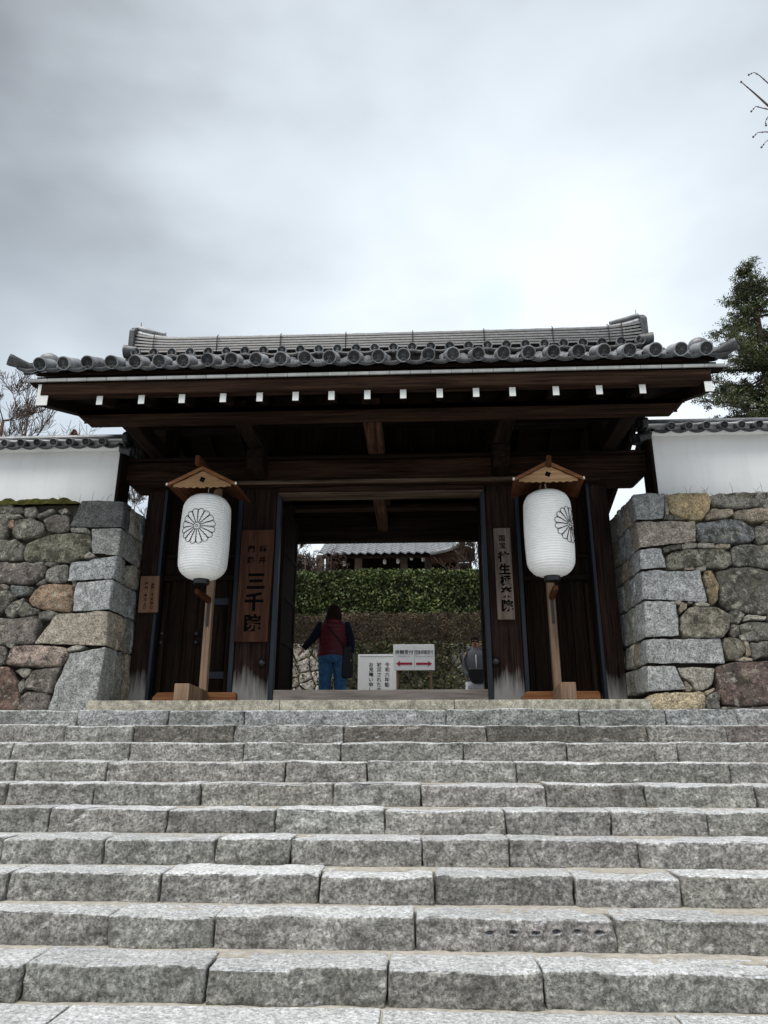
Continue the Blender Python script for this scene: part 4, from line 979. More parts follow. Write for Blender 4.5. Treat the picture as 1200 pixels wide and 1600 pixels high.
def stand(xbase, xtop_end, px, label, roof_l, roof_apex, roof_r, ped, brk, flip):
    YP = 8.93
    pb = U(xbase, 1085, YP); X = pb.x; w_ = .046
    root = thing('lantern_stand', label, 'lantern stand', (X, YP, ZP))
    ridge_z = UZ(xtop_end, 719, 8.0)
    obj('pole', MB().box(X - w_, X + w_, YP - .045, YP + .045, ZP + .12, ridge_z + .02), M['cedar_z'], root, bevel=.006)
    # cross foot
    a, b = UX(ped[0], 1087, YP), UX(ped[1], 1087, YP)
    m = MB().prism([(a, YP - .05, ZP + .001), (a + .0, YP - .05, ZP + .07), (a + .06, YP - .05, ZP + .135), (b - .02, YP - .05, ZP + .135), (b, YP - .05, ZP + .11), (b, YP - .05, ZP + .001)], (0, .1, 0))
    obj('cross_foot', m, M['cedar'], root, bevel=.006)
    xf = UX(ped[2], 1082, 8.2)
    fx = X
    f0, f1 = 8.2, YP - .052
    m = MB().hexa([(xf - .085, f0, ZP + .001), (xf + .085, f0, ZP + .001), (X + .07, f1, ZP + .001), (X - .07, f1, ZP + .001), (xf - .085, f0, ZP + .19), (xf + .085, f0, ZP + .19), (X + .07, f1, ZP + .15), (X - .07, f1, ZP + .15)])
    obj('front_foot', m, M['cedar_z'], root, bevel=.006)
    # ridge pole from the post to the front
    xe = UX(xtop_end, 719, 7.98)
    obj('ridge_pole', MB().hexa([(xe - .027, 7.98, ridge_z - .06), (xe + .027, 7.98, ridge_z - .06), (X + .027, YP, ridge_z - .06), (X - .027, YP, ridge_z - .06), (xe - .027, 7.98, ridge_z + .06), (xe + .027, 7.98, ridge_z + .06), (X + .027, YP, ridge_z + .06), (X - .027, YP, ridge_z + .06)]), M['cedar_y'], root, bevel=.004)
    # little gable roof
    Yf, Yb = 8.06, 8.78; ap = U(*roof_apex, Yf); le = U(*roof_l, Yf); re = U(*roof_r, Yf)
    dX = (X - xe) / (YP - 7.98) * (Yb - Yf)
    hw_ = (re.x - le.x) / 2; cx = (re.x + le.x) / 2; zl = (le.z + re.z) / 2
    for sd in (-1, 1):
        pr = [(0, 0), (.5, -.52), (1, -1)]; hgt = ap.z - zl
        prof = [(cx + sd * hw_ * t, ap.z + d * hgt + .03 * math.sin(math.pi * t) * -1) for t, d in pr]
        rows = []
        for Y, dx in ((Yf, 0), (Yb, dX)):
            rows.append([(x + dx, Y, z) for x, z in prof] + [(x + dx, Y, z + .018) for x, z in prof[::-1]])
        rp = obj('roof_panel', MB().loft(rows), M['cedar_y'], root)
        obj('eave_trim', MB().tube([(prof[2][0], Yf, prof[2][1] + .01), (prof[2][0] + dX, Yb, prof[2][1] + .01)], .012, 6), M['cedar_y'], rp)
        obj('nail_cap', MB().lathe([(.014, -.014), (.016, 0), (.014, .014)], 8, (prof[2][0], Yf, prof[2][1] + .01)), M['white'], rp)
        obj('verge_board', MB().prism([(prof[0][0], Yf - .012, prof[0][1] + .018), (prof[2][0], Yf - .012, prof[2][1] + .018), (prof[2][0], Yf - .012, prof[2][1] - .02), (prof[0][0], Yf - .012, prof[0][1] - .03)], (0, .012, 0)), M['cedar'], rp)
    # scalloped gable board
    n = 36; bot_ = []
    for i in range(n + 1):
        t = i / n * 2 - 1; z = zl - .035 + .022 * abs(math.sin(4.2 * math.pi * (abs(t) - .05))) * (1 - .5 * abs(t)) + .02 * abs(t) ** 3
        bot_.append((cx + t * hw_ * .84, z))
    hgt = ap.z - zl; top_ = [(cx + hw_ * .84, zl + .16 * hgt - .022), (cx, ap.z - .03), (cx - hw_ * .84, zl + .16 * hgt - .022)]
    poly = [(x, Yf + .03, z) for x, z in bot_ + top_]
    # triangulated fan strip between bottom edge and top edge
    m = MB(); vs = []; fs = []
    for i, (x, z) in enumerate(bot_):
        t = (x - cx) / (hw_ * .84); zt_ = ap.z - .03 + (zl + .16 * hgt - .022 - ap.z + .03) * abs(t)
        vs += [(x, Yf + .03, z), (x, Yf + .03, zt_), (x, Yf + .048, z), (x, Yf + .048, zt_)]
    for i in range(n): a = 4 * i; b = a + 4; fs += [(a, b, b + 1, a + 1), (a + 2, a + 3, b + 3, b + 2), (a, a + 2, b + 2, b), (a + 1, b + 1, b + 3, a + 3)]
    m.add(vs, fs); obj('gable_board', m, M['gable'], root)
    cl_ = MB(); cc = ap.z - .03 + (zl - ap.z) * .52
    for k in range(4): cl_.lathe([(.019, 0), (.019, .004)], 10, (cx + .02 * math.cos(k * math.pi / 2 + .4), 0, 0)); s = len(cl_.v) - 20; dz = .02 * math.sin(k * math.pi / 2 + .4)
    cl_ = MB()
    for k in range(4):
        ox, oz = cx + .02 * math.cos(k * math.pi / 2 + .4), cc + .02 * math.sin(k * math.pi / 2 + .4)
        cl_.prism([(ox + .018 * math.cos(q), Yf + .0285, oz + .018 * math.sin(q)) for q in [2 * math.pi * j / 10 for j in range(10)]], (0, -.0008 * (k + 1) * -.2 + .001, 0))
    obj('clover_mark', cl_, M['ink'], root)
    # lower bracket with its iron strap
    e = U(*brk, 8.38); zb = e.z
    obj('lower_bracket', MB().hexa([(e.x - .028, 8.38, zb - .03), (e.x + .028, 8.38, zb - .03), (X + .03, YP - .047, zb - .05), (X - .03, YP - .047, zb - .05), (e.x - .028, 8.38, zb + .03), (e.x + .028, 8.38, zb + .03), (X + .03, YP - .047, zb + .02), (X - .03, YP - .047, zb + .02)]), M['cedar_y'], root, bevel=.004)
    obj('iron_strap', MB().box(X - .018, X + .018, YP - .056, YP - .0465, zb - .35, zb - .02), M['black'], root, bevel=.003)
    return root
lA = lantern(320, 775, 906, 325, 315, 37.5, -3, 'white paper lantern left of the doorway, round flower crest facing front', UZ(317, 822, 8.14))
lB = lantern(857.5, 768, 901, 854, 861, 38.5, 47, 'white paper lantern right of the doorway, flower crest turned to its side', UZ(888, 819, 8.2))
stand(317, 308, 0, 'cedar lantern stand with gabled top left of the doorway', (261, 757), (310, 731), (368, 757), (240, 370, 283), (307.5, 924), 0)
stand(872, 858, 0, 'cedar lantern stand with gabled top right of the doorway', (803, 750), (858, 722), (912, 747), (815, 937, 889), (868.5, 918), 1)
# ------------------------------------------------------------------ sign boards in the court
def sign(name, label, q, Y, kids, tilt=0):
    tl, br = U(q[0], q[1], Y), U(q[2], q[3], Y)
    root = thing(name, label, 'sign', ((tl.x + br.x) / 2, Y, ZC))
    obj('panel', MB().box(tl.x, br.x, Y, Y + .02, br.z, tl.z), M['sign_white'], root, bevel=.003)
    for x in (tl.x + .05, br.x - .09): obj('leg', MB().box(x, x + .04, Y + .022, Y + .06, ZC, tl.z - .03), M['cedar_z'], root)
    obj('foot', MB().box(tl.x, br.x, Y - .12, Y + .2, ZC, ZC + .04), M['cedar_z'], root)
    kids(root, Y)
    return root
def kidsA(root, Y):
    t = MB()
    for txt, x in (('令和六年能', 605), ('被災された方', 592.5), ('お見舞い申し', 580)):
        for k, ch in enumerate(txt):
            y = 1038.5 + k * 7.8; p = U(x - k * .1, y, Y); glyphs(t, ch, p.x, p.z, Y - .002, .088, .012)
    obj('lettering', t, M['ink'], root, kind='stuff')
    p, q = U(562, 1025.3, Y), U(620, 1026, Y); obj('rule_line', MB().box(p.x, q.x, Y - .003, Y - .001, q.z, p.z), M['grey_print'], root)
def kidsB(root, Y):
    t = MB()
    p = U(631.5, 1019, Y); glyphs(t, '拝観受付', p.x, p.z, Y - .002, .083, .012)
    p = U(662.5, 1019, Y); glyphs(t, '団体拝観受付', p.x, p.z, Y - .002, .083, .008, sx=.68)
    obj('lettering', t, M['ink'], root, kind='stuff')
    t = MB(); p = U(631.5, 1025.6, Y); glyphs(t, 'Reception', p.x, p.z, Y - .002, .055)
    p = U(663, 1025.6, Y); glyphs(t, 'Group reception', p.x, p.z, Y - .002, .055, sx=.85)
    obj('english_lettering', t, M['grey_print'], root, kind='stuff')
    p, q = U(647, 1010, Y), U(647.9, 1044, Y); obj('divider', MB().box(p.x, q.x, Y - .003, Y - .001, q.z, p.z), M['grey_print'], root)
    for xa, xb in ((619, 644), (675, 650)):
        a, b = U(xa, 1037, Y), U(xb, 1037, Y); s = 1 if b.x > a.x else -1
        pts = [(a.x, 0), (a.x + s * .07, .048), (a.x + s * .07, .02), (b.x, .02), (b.x, -.02), (a.x + s * .07, -.02), (a.x + s * .07, -.048)]
        obj('arrow', MB().prism([(x, Y - .004, a.z + z) for x, z in pts], (0, .003, 0)), M['red'], root)
sign('notice_board', 'white notice board with three columns of brush writing behind the gate', (559.5, 1022.5, 620.5, 1110), 13.25, kidsA)
sign('direction_sign', 'white direction sign with two red arrows pointing apart', (614.5, 1007, 679.5, 1047), 12.95, kidsB)
# ------------------------------------------------------------------ people
def skin_body(name, J, E, parent, mat, sub=2):
    """J: {key:(pos,radius)}; E: edges; first key is the root"""
    ks = list(J); me = bpy.data.meshes.new(name); me.from_pydata([J[k][0] for k in ks], [(ks.index(a), ks.index(b)) for a, b in E], [])
    o = bpy.data.objects.new(name, me); col.objects.link(o)
    sk = o.modifiers.new('s', 'SKIN'); sk.use_smooth_shade = True
    for i, k in enumerate(ks):
        r_ = J[k][1]; me.skin_vertices[0].data[i].radius = (r_, r_) if not isinstance(r_, tuple) else r_
        me.skin_vertices[0].data[i].use_root = (i == 0)
    s2 = o.modifiers.new('u', 'SUBSURF'); s2.levels = sub; s2.render_levels = sub
    dg = bpy.context.evaluated_depsgraph_get(); bpy.context.view_layer.update(); dg = bpy.context.evaluated_depsgraph_get()
    m2 = bpy.data.meshes.new_from_object(o.evaluated_get(dg)); bpy.data.objects.remove(o)
    m2.materials.clear(); m2.materials.append(mat)
    for p in m2.polygons: p.use_smooth = True
    q = bpy.data.objects.new(name, m2); col.objects.link(q); q.parent = parent; WL[q.name] = wl(parent); return q
M['skin'] = plain('skin', (.42, .24, .17), .6, var=.05)
M['skin_tan'] = plain('tanned_skin', (.3, .14, .09), .6, var=.05)
M['denim'] = plain('blue_denim', (.045, .12, .24), .85, .1, var=.3, sc_=18)
M['navy'] = plain('navy_knit', (.008, .012, .022), .85, .1)
M['vest'] = plain('burgundy_quilt', (.09, .006, .014), .55, .3, var=.15)
M['hair'] = plain('dark_brown_hair', (.018, .009, .007), .85, .1, var=.3, sc_=30)
M['bag'] = plain('black_bag', (.008, .008, .009), .6)
M['hoodie'] = plain('grey_hoodie', (.11, .115, .13), .85, .1, var=.1)
M['pale_cloth'] = plain('pale_trousers', (.55, .56, .6), .8, .1, var=.06)
M['shoe'] = plain('dark_shoe', (.03, .03, .035), .6)
def ell(mb, sections, n=20):
    mb.loft([[(cx + rx * math.cos(2 * math.pi * k / n), cy + ry * math.sin(2 * math.pi * k / n), z) for k in range(n)] for cx, cy, z, rx, ry in sections]); return mb
def human(root, H, sk, arms, legs_dx=.09, parts=True):
    h = H / 1.62
    J = {'pelvis': ((0, 0, .9 * h), (.13 * h, .1 * h)), 'belly': ((0, 0, 1.05 * h), (.12 * h, .09 * h)), 'chest': ((0, 0, 1.25 * h), (.145 * h, .1 * h)), 'neck0': ((0, 0, 1.36 * h), .055 * h),
         'neck': ((0, -.01, 1.43 * h), .045 * h), 'jaw': ((0, -.015, 1.49 * h), (.062 * h, .07 * h)), 'skull': ((0, 0, 1.56 * h), (.07 * h, .085 * h)), 'crown': ((0, .005, 1.6 * h), .045 * h)}
    E = [('pelvis', 'belly'), ('belly', 'chest'), ('chest', 'neck0'), ('neck0', 'neck'), ('neck', 'jaw'), ('jaw', 'skull'), ('skull', 'crown')]
    for s, nm in ((-1, 'l'), (1, 'r')):
        sh, el, wr, hd = [Vector(a) * h for a in arms[nm]]
        J['sh' + nm] = (sh, .052 * h); J['el' + nm] = (el, .04 * h); J['wr' + nm] = (wr, .026 * h); J['hd' + nm] = (hd, (.034 * h, .018 * h))
        E += [('chest', 'sh' + nm), ('sh' + nm, 'el' + nm), ('el' + nm, 'wr' + nm), ('wr' + nm, 'hd' + nm)]
        d = (hd - wr).normalized(); side = Vector((0, 1, 0)) if abs(d.y) < .7 else Vector((1, 0, 0))
        for k, off in enumerate((-.026, -.009, .009, .026)):
            ln = (.06, .07, .072, .055)[k] * h
            a = hd + side * off * h + d * .012 * h
            J['f%d%s' % (k, nm)] = (a + d * ln * .5, .0085 * h); J['g%d%s' % (k, nm)] = (a + d * ln + Vector((-s * .01, 0, 0)), .007 * h)
            E += [('hd' + nm, 'f%d%s' % (k, nm)), ('f%d%s' % (k, nm), 'g%d%s' % (k, nm))]
        J['hip' + nm] = ((s * legs_dx * h, 0, .84 * h), .085 * h); J['kn' + nm] = ((s * (legs_dx + .01) * h, -.005, .46 * h), .052 * h); J['an' + nm] = ((s * (legs_dx + .015) * h, .01, .08 * h), .036 * h); J['toe' + nm] = ((s * (legs_dx + .03) * h, -.14, .03 * h), .034 * h)
        E += [('pelvis', 'hip' + nm), ('hip' + nm, 'kn' + nm), ('kn' + nm, 'an' + nm), ('an' + nm, 'toe' + nm)]
    return skin_body('body', {k: ((Vector(v[0])), v[1]) for k, v in J.items()}, E, root, sk, 1), h
def part(name, mb, mat, root, smooth=True, **kw):
    me = mesh_of(name, mb, mat, smooth, angle=kw.get('angle')); o = bpy.data.objects.new(name, me); col.objects.link(o); o.parent = root; WL[o.name] = wl(root); return o
# woman seen from behind
pw = U(521, 1000, 11.4); woman = thing('person', 'person seen from behind in a burgundy quilted vest and blue jeans, long dark hair', 'person', (pw.x, 11.4, ZP))
woman.rotation_euler = (0, 0, 0)
armsW = {'l': [(-.19, 0, 1.31), (-.32, .04, 1.1), (-.46, .06, .93), (-.5, .06, .88)], 'r': [(.19, 0, 1.31), (.28, .02, 1.06), (.29, .08, .86), (.29, .09, .79)]}
# figure faces +Y (away from the stairs): mirror the default facing
body, h = human(woman, 1.66, M['skin'], armsW)
for v in body.data.vertices: v.co.y = -v.co.y
m = MB(); secs = []
nb = 9
for k in range(nb * 4 + 1):
    t = k / (nb * 4); z = .82 + t * .58; puff = .012 * abs(math.sin(math.pi * t * nb))
    rx = .215 - .02 * math.sin(math.pi * min(1, t * 1.25)) if t < .8 else .215 - .0 - (t - .8) * .62
    rx = .245 - .02 * math.sin(math.pi * t) if t < .78 else .245 - (t - .78) ** 1.3 * 1.0
    secs.append((0, -.0, z * h, (rx + puff) * h, (.135 - .03 * max(0, t - .6) + puff) * h))
ell(m, secs, 28); part('vest', m, M['vest'], woman)
m = MB()
for nm, s in (('l', -1), ('r', 1)):
    sh, el, wr, hd = [Vector(a) * h for a in armsW[nm]]; 
    for q in (sh, el, wr): q.y = -q.y * 1
    m.tube([sh + Vector((-s * .02, 0, .02)), sh, (sh + el) / 2, el, (el + wr) / 2, wr + (el - wr) * .05], [.06, .082, .075, .066, .058, .048], 12)
part('sleeves', m, M['navy'], woman)
m = MB(); ell(m, [(0, 0, .72 * h, .225 * h, .14 * h), (0, 0, .8 * h, .235 * h, .15 * h), (0, 0, .93 * h, .2 * h, .13 * h)], 24)
for s in (-1, 1): m.tube([(s * .105, 0, .8 * h), (s * .115, 0, .7 * h), (s * .12, 0, .45 * h), (s * .125, -.01, .2 * h), (s * .13, -.01, .06 * h)], [.125, .12, .1, .095, .1], 16)
part('jeans', m, M['denim'], woman)
m = MB(); ell(m, [(0, -.02, 1.12 * h, .02, .01), (.0, -.085, 1.16 * h, .07, .025), (0, -.09, 1.25 * h, .125, .04), (0, -.06, 1.36 * h, .14, .07), (0, -.02, 1.46 * h, .13, .105), (0, -.01, 1.55 * h, .115, .12), (0, 0, 1.61 * h, .09, .1), (0, 0, 1.645 * h, .035, .05)], 20)
hr = part('hair', m, M['hair'], woman)
for v in hr.data.vertices: v.co.x += .012 * nz((v.co.x * 30, v.co.z * 4, 0), 1); v.co.y += .012 * nz((v.co.x * 40, v.co.z * 3, 3), 1)
m = MB()
for s in (-1, 1): m.tube([(s * .125, -.04, .04), (s * .13, .05, .045), (s * .14, .15, .035)], [.045, .05, .038], 10)
part('shoes', m, M['shoe'], woman)
m = MB(); m.tube([(.25, -.02, .78 * h), (.16, -.14, 1.0 * h), (-.02, -.155, 1.2 * h), (-.14, -.08, 1.36 * h), (-.1, .05, 1.4 * h)], .014, 6)
strap_pts = m
bagw = thing('shoulder_bag', 'black shoulder bag hanging at the right hip of the person in burgundy', 'bag', (pw.x + .27, 11.36, ZP + .62))
x, y, z = pw.x, 11.4, ZP
mm = MB(); mm.loft([[(x + .24 + a * sx_, y - .05 + b * .07, z + zz) for a, b in ((-.09, -1), (.09, -1), (.1, 1), (-.1, 1))] for zz, sx_ in ((.5, .7), (.53, 1), (.75, 1), (.98, .75), (1.0, .5))])
obj('bag_body', mm, M['bag'], bagw, bevel=.015)
mm = MB(); mm.v = [(a + x, b + y, c + z) for a, b, c in m.v]; mm.f = m.f; obj('strap', mm, M['bag'], bagw)
# second visitor, facing the stairs, partly behind the right door leaf
pm_ = U(742, 1010, 13.0); man = thing('person', 'person in a grey hooded jacket and sunglasses half hidden by the right door', 'person', (pm_.x, 13.0, ZC))
armsM = {'l': [(-.155, 0, 1.32), (-.18, .03, 1.08), (-.12, -.08, .92), (-.08, -.13, .88)], 'r': [(.17, 0, 1.32), (.22, .02, 1.08), (.2, -.08, .88), (.18, -.12, .83)]}
body, h = human(man, 1.7, M['skin_tan'], armsM)
m = MB(); ell(m, [(0, 0, .82 * h, .17, .13), (0, 0, .9 * h, .175, .135), (0, 0, 1.1 * h, .17, .13), (0, 0, 1.27 * h, .19, .125), (0, 0, 1.35 * h, .17, .11), (0, 0, 1.4 * h, .09, .08), (0, 0, 1.43 * h, .07, .07)], 24); part('jacket', m, M['hoodie'], man)
m = MB(); m.tube([(-.11, .0, 1.4 * h), (-.1, .09, 1.42 * h), (0, .13, 1.42 * h), (.1, .09, 1.42 * h), (.11, 0, 1.4 * h)], .045, 10); part('hood', m, M['hoodie'], man)
m = MB()
for nm in 'lr':
    sh, el, wr, hd = [Vector(a) * h for a in armsM[nm]]; m.tube([sh, (sh + el) / 2, el, (el + wr) / 2, wr], [.06, .056, .05, .044, .038], 12)
part('sleeves', m, M['hoodie'], man)
m = MB(); m.tube([(-.0, -.145, .84 * h), (0, -.15, 1.1 * h), (0, -.14, 1.3 * h)], .007, 5); part('zip', m, M['pale_cloth'], man)
m = MB(); ell(m, [(0, 0, .74 * h, .19, .13), (0, 0, .86 * h, .19, .135)], 20)
for s in (-1, 1): m.tube([(s * .09, 0, .84 * h), (s * .105, 0, .6 * h), (s * .11, 0, .3 * h), (s * .115, 0, .06)], [.1, .09, .08, .075], 14)
part('trousers', m, M['pale_cloth'], man)
m = MB(); ell(m, [(0, .035, 1.5 * h, .06, .07), (0, .02, 1.55 * h, .082, .09), (0, .01, 1.6 * h, .078, .095), (0, 0, 1.635 * h, .045, .055)], 18); part('hair', m, M['hair'], man)
m = MB()
for s in (-1, 1): m.box(s * .035 - .027, s * .035 + .027, -.105, -.09, 1.535 * h - .02, 1.535 * h + .02)
m.box(-.012, .012, -.1, -.092, 1.54 * h - .004, 1.54 * h + .006)
for s in (-1, 1): m.box(s * .072 - .004, s * .072 + .004, -.1, .02, 1.54 * h, 1.54 * h + .01)
part('sunglasses', m, M['bag'], man)
m = MB(); m.loft([[(-.015, -.085, 1.535 * h), (.015, -.085, 1.535 * h), (0, -.09, 1.54 * h)], [(-.018, -.088, 1.505 * h), (.018, -.088, 1.505 * h), (0, -.118, 1.508 * h)], [(-.012, -.083, 1.5 * h), (.012, -.083, 1.5 * h), (0, -.09, 1.498 * h)]]); m.box(-.022, .022, -.09, -.078, 1.478 * h, 1.482 * h)
for s in (-1, 1): m.box(s * .075 - .008, s * .075 + .008, -.02, .015, 1.51 * h, 1.55 * h)
part('face', m, M['skin_tan'], man)
m = MB()
for s in (-1, 1): m.tube([(s * .12, .05, .04), (s * .12, -.15, .035)], [.05, .04], 10)
part('shoes', m, M['shoe'], man)
bagm = thing('sling_bag', 'black sling bag across the belly of the person in grey', 'bag', (pm_.x, 12.82, ZC + .9)); bx_, by_, bz_ = pm_.x, 13.0, ZC
mm = MB(); mm.loft([[(bx_ + .02 + a, by_ - .17 + b, bz_ + z_) for a, b in ((-w2, -.05), (w2, -.05), (w2, .03), (-w2, .03))] for z_, w2 in ((.86, .07), (.9, .13), (1.02, .17), (1.1, .17), (1.12, .14))]); obj('bag_body', mm, M['bag'], bagm, bevel=.015)
mm = MB(); mm.tube([(bx_ - .15, by_ - .17, bz_ + 1.08), (bx_ - .2, by_ - .1, bz_ + 1.3), (bx_ - .12, by_ - .02, bz_ + 1.48)], .015, 6); obj('strap', mm, M['bag'], bagm)
# ------------------------------------------------------------------ rubble wall, hedges and hall behind the gate
ZW = UZ(600, 1003, 16)
rub = thing('rubble_wall', 'low whitish rubble retaining wall with moss under the hedges', 'stone wall', (0, 16.2, ZC))
obj('core', MB().box(-9, 7, 16.12, 17.4, ZC - .1, ZW - .04), M['gap'], rub)
def rframe(u, w_, d): return Vector((u, 16.08 - d, w_))
for j, pl in enumerate(voronoi(-4.2, 2.6, ZC + .3, ZW, .3, .22, .45)):
    cx = sum(p[0] for p in pl) / len(pl)
    c = random.choice(((.72, .68, .62), (.8, .76, .7), (.55, .5, .45), (.35, .31, .27)) if cx < -1.6 or cx > .7 else ((.3, .29, .25), (.14, .13, .1), (.2, .18, .13)))
    obj('stone', face_stone(pl, rframe, .15, .07, .015, seed=j + 200), M['field_clean'], rub, smooth=True, color=jitc(c, .15))
def leaves(n, fn, size, aspect=2.0, up_=0):
    P = np.array([fn() for _ in range(n)]); s = rng.uniform(.7, 1.3, n) * size
    a = rng.normal(size=(n, 3)); a /= np.linalg.norm(a, axis=1)[:, None]; b = rng.normal(size=(n, 3)); b -= (b * a).sum(1)[:, None] * a; b /= np.linalg.norm(b, axis=1)[:, None]
    s = s[:, None]; hw_ = s / aspect
    v = np.stack([P - a * s * .5, P + b * hw_ * .5, P + a * s * .5, P - b * hw_ * .5], 1).reshape(-1, 3)
    f = np.arange(4 * n).reshape(-1, 4)
    me = bpy.data.meshes.new('leaves'); me.from_pydata(v.tolist(), [], f.tolist()); return me
def foliage(name, me, mat, parent, kind='stuff', label=None):
    me.materials.append(mat); o = bpy.data.objects.new(name, me); col.objects.link(o); o.location = -wl(parent)
    if parent: o.parent = parent
    WL[o.name] = Vector((0, 0, 0)); return props(o, label, kind=kind)
def hedge(name, label, x0, x1, y0, y1, z0, z1, mat, n, size, aspect, stem):
    r_ = thing(name, label, 'hedge', ((x0 + x1) / 2, (y0 + y1) / 2, z0))
    obj('inner_twigs', MB().box(x0 + .1, x1 - .1, y0 + .12, y1 - .1, z0, z1 - .12), M[stem], r_)
    def f():
        x = random.uniform(x0, x1); u = random.random()
        lump = .07 * nz((x * 2.2, 3, z0), 1) + .04 * nz((x * 7, 3, z0), 1)
        if u < .72: z = random.uniform(z0, z1); d = random.random() ** 2 * .16; return (x, y0 + d - .07 * nz((x * 3, z * 3, 1), 1), min(z, z1 + lump))
        if u < .95: return (x, random.uniform(y0, y1), z1 + lump - random.random() ** 2 * .12 + .03)
        return (x, random.uniform(y0, y1), random.uniform(z0, z1))
    foliage('leaves', leaves(n, f, size, aspect), M[mat], r_)
zH0, zH1, zH2 = UZ(600, 1004, 16.2), UZ(600, 962, 16.2), UZ(600, 894, 16.9)
hedge('azalea_hedge', 'bare brown clipped azalea hedge along the rubble wall', -4.6, 2.8, 16.0, 16.75, zH0 - .15, zH1, 'brown_hedge', 26000, .075, 5, 'gap')
hedge('green_hedge', 'tall clipped green hedge behind the brown azaleas', -5, 3, 16.8, 17.7, zH0, zH2, 'hedge', 34000, .085, 1.7, 'gap')
ivy = leaves(6500, lambda: (random.uniform(-2.0, 1.9) if random.random() < .6 else random.uniform(-4, 2.4), 15.93 + random.random() * .08, ZC + .3 + random.random() ** .8 * (ZW - ZC - .3) * 1.0), .07, 1.6)
o = foliage('creeping_ivy', ivy, M['ivy'], None); props(o, 'dark creepers and moss spreading over the rubble wall', 'creeper', kind='stuff')
o['category'] = 'creeper'
# hall
YH = 24.0
hall = thing('temple_hall', 'dark timber hall with a wavy grey tiled roof beyond the hedge', 'building', (0, YH + 2, ZC))
e0 = U(500, 873, YH); e1 = U(715, 860, YH)
hx0, hx1 = e0.x, e1.x; hz = (e0.z + e1.z) / 2
rows = 16; tm = MB()
for k in range(rows):
    ya = YH - .3 + k * .3; za = hz + k * .145; pr = []
    nn = int((hx1 - hx0) / .06)
    for i in range(nn + 1): x = hx0 + (hx1 - hx0) * i / nn; pr.append((x, .035 * math.sin(2 * math.pi * x / .28) + .015 * math.sin(4 * math.pi * x / .28)))
    tm.loft([[(x, ya, za + w2 - .03) for x, w2 in pr], [(x, ya, za + w2 + .02) for x, w2 in pr], [(x, ya + .31, za + .145 + w2 * .8) for x, w2 in pr]], cap=False, closed=False)
obj('roof_tiles', tm, M['tile_pale'], hall, smooth=True, angle=40, kind='stuff')
obj('roof_frame', MB().hexa([(hx0 + .1, YH - .2, hz - .18), (hx1 - .1, YH - .2, hz - .18), (hx1 - .1, YH + 4.5, hz + 2.0), (hx0 + .1, YH + 4.5, hz + 2.0), (hx0 + .1, YH - .2, hz - .06), (hx1 - .1, YH - .2, hz - .06), (hx1 - .1, YH + 4.5, hz + 2.15), (hx0 + .1, YH + 4.5, hz + 2.15)]), M['wood_x'], hall)
obj('ridge', MB().box(hx0 + .2, hx1 - .2, YH + 4.3, YH + 4.8, hz + 2.0, hz + 2.7), M['tile'], hall)
obj('wall', MB().box(hx0 + .05, hx1 - .05, YH + 1.2, YH + 4.6, ZC, hz + .3), M['wood_z'], hall)
for x in (500, 560, 631, 669): X = UX(x, 885, YH + .8); obj('post', MB().box(X - .13, X + .13, YH + .7, YH + .95, ZC, hz + .2), M['board_grey'], hall)
for x, y in ((601, 877), (622, 876), (643, 871), (661, 873), (538, 880)):
    p = U(x, y, YH + .5); obj('hanging_lamp', MB().lathe([(.03, -.1), (.06, -.07), (.06, .05), (.03, .09)], 10, p), M['white'], hall, smooth=True)
# lower side roof running off to the right
sr = MB(); a0, a1, a2, a3 = U(672, 866, YH - .6), U(722, 851, YH - .6), U(741, 858, YH - .6), U(676, 880, YH - .6)
side = thing('side_roof', 'small brown gabled side roof right of the hall', 'building', (a1.x, YH, ZC))
obj('gable_side', MB().prism([a0, a1, a2, (a2.x, a2.y, a2.z - .35), a3], (0, .3, 0)), M['wood_warm_x'], side)
obj('verge_tiles', MB().tube([a0 + Vector((0, -.05, .02)), (a0 + a1) / 2 + Vector((0, -.05, -.04)), a1 + Vector((.1, -.05, .06))], .07, 8), M['tile_pale'], side, smooth=True)
obj('wall', MB().box(a0.x + .1, a2.x - .1, YH - .2, YH + 2, ZC, a3.z + .1), M['wood_z'], side)
# ------------------------------------------------------------------ trees
def branch(mb, p, d, L, r, lev, spread=.5, kids=3, curl=.12, upb=.05, minr=.004, sides=5):
    pts = [p]; rad = [r]; n = 5; dd = d.normalized()
    for i in range(n):
        dd = (dd + Vector((random.uniform(-1, 1), random.uniform(-1, 1), random.uniform(-1, 1))) * curl + Vector((0, 0, upb))).normalized()
        pts.append(pts[-1] + dd * L / n); rad.append(max(minr, r * (1 - .6 * (i + 1) / n)))
    mb.tube(pts, rad, sides if lev > 1 else 3, cap=False)
    if lev <= 0: return
    for k in range(kids + (1 if random.random() < .5 else 0)):
        i = random.randint(1, n); ax = Vector((random.uniform(-1, 1), random.uniform(-1, 1), random.uniform(-.4, 1))).normalized()
        nd = (dd * (1 - spread) + ax * spread).normalized()
        branch(mb, pts[i], nd, L * random.uniform(.55, .8), rad[i] * .7, lev - 1, spread, kids, curl, upb, minr, sides)
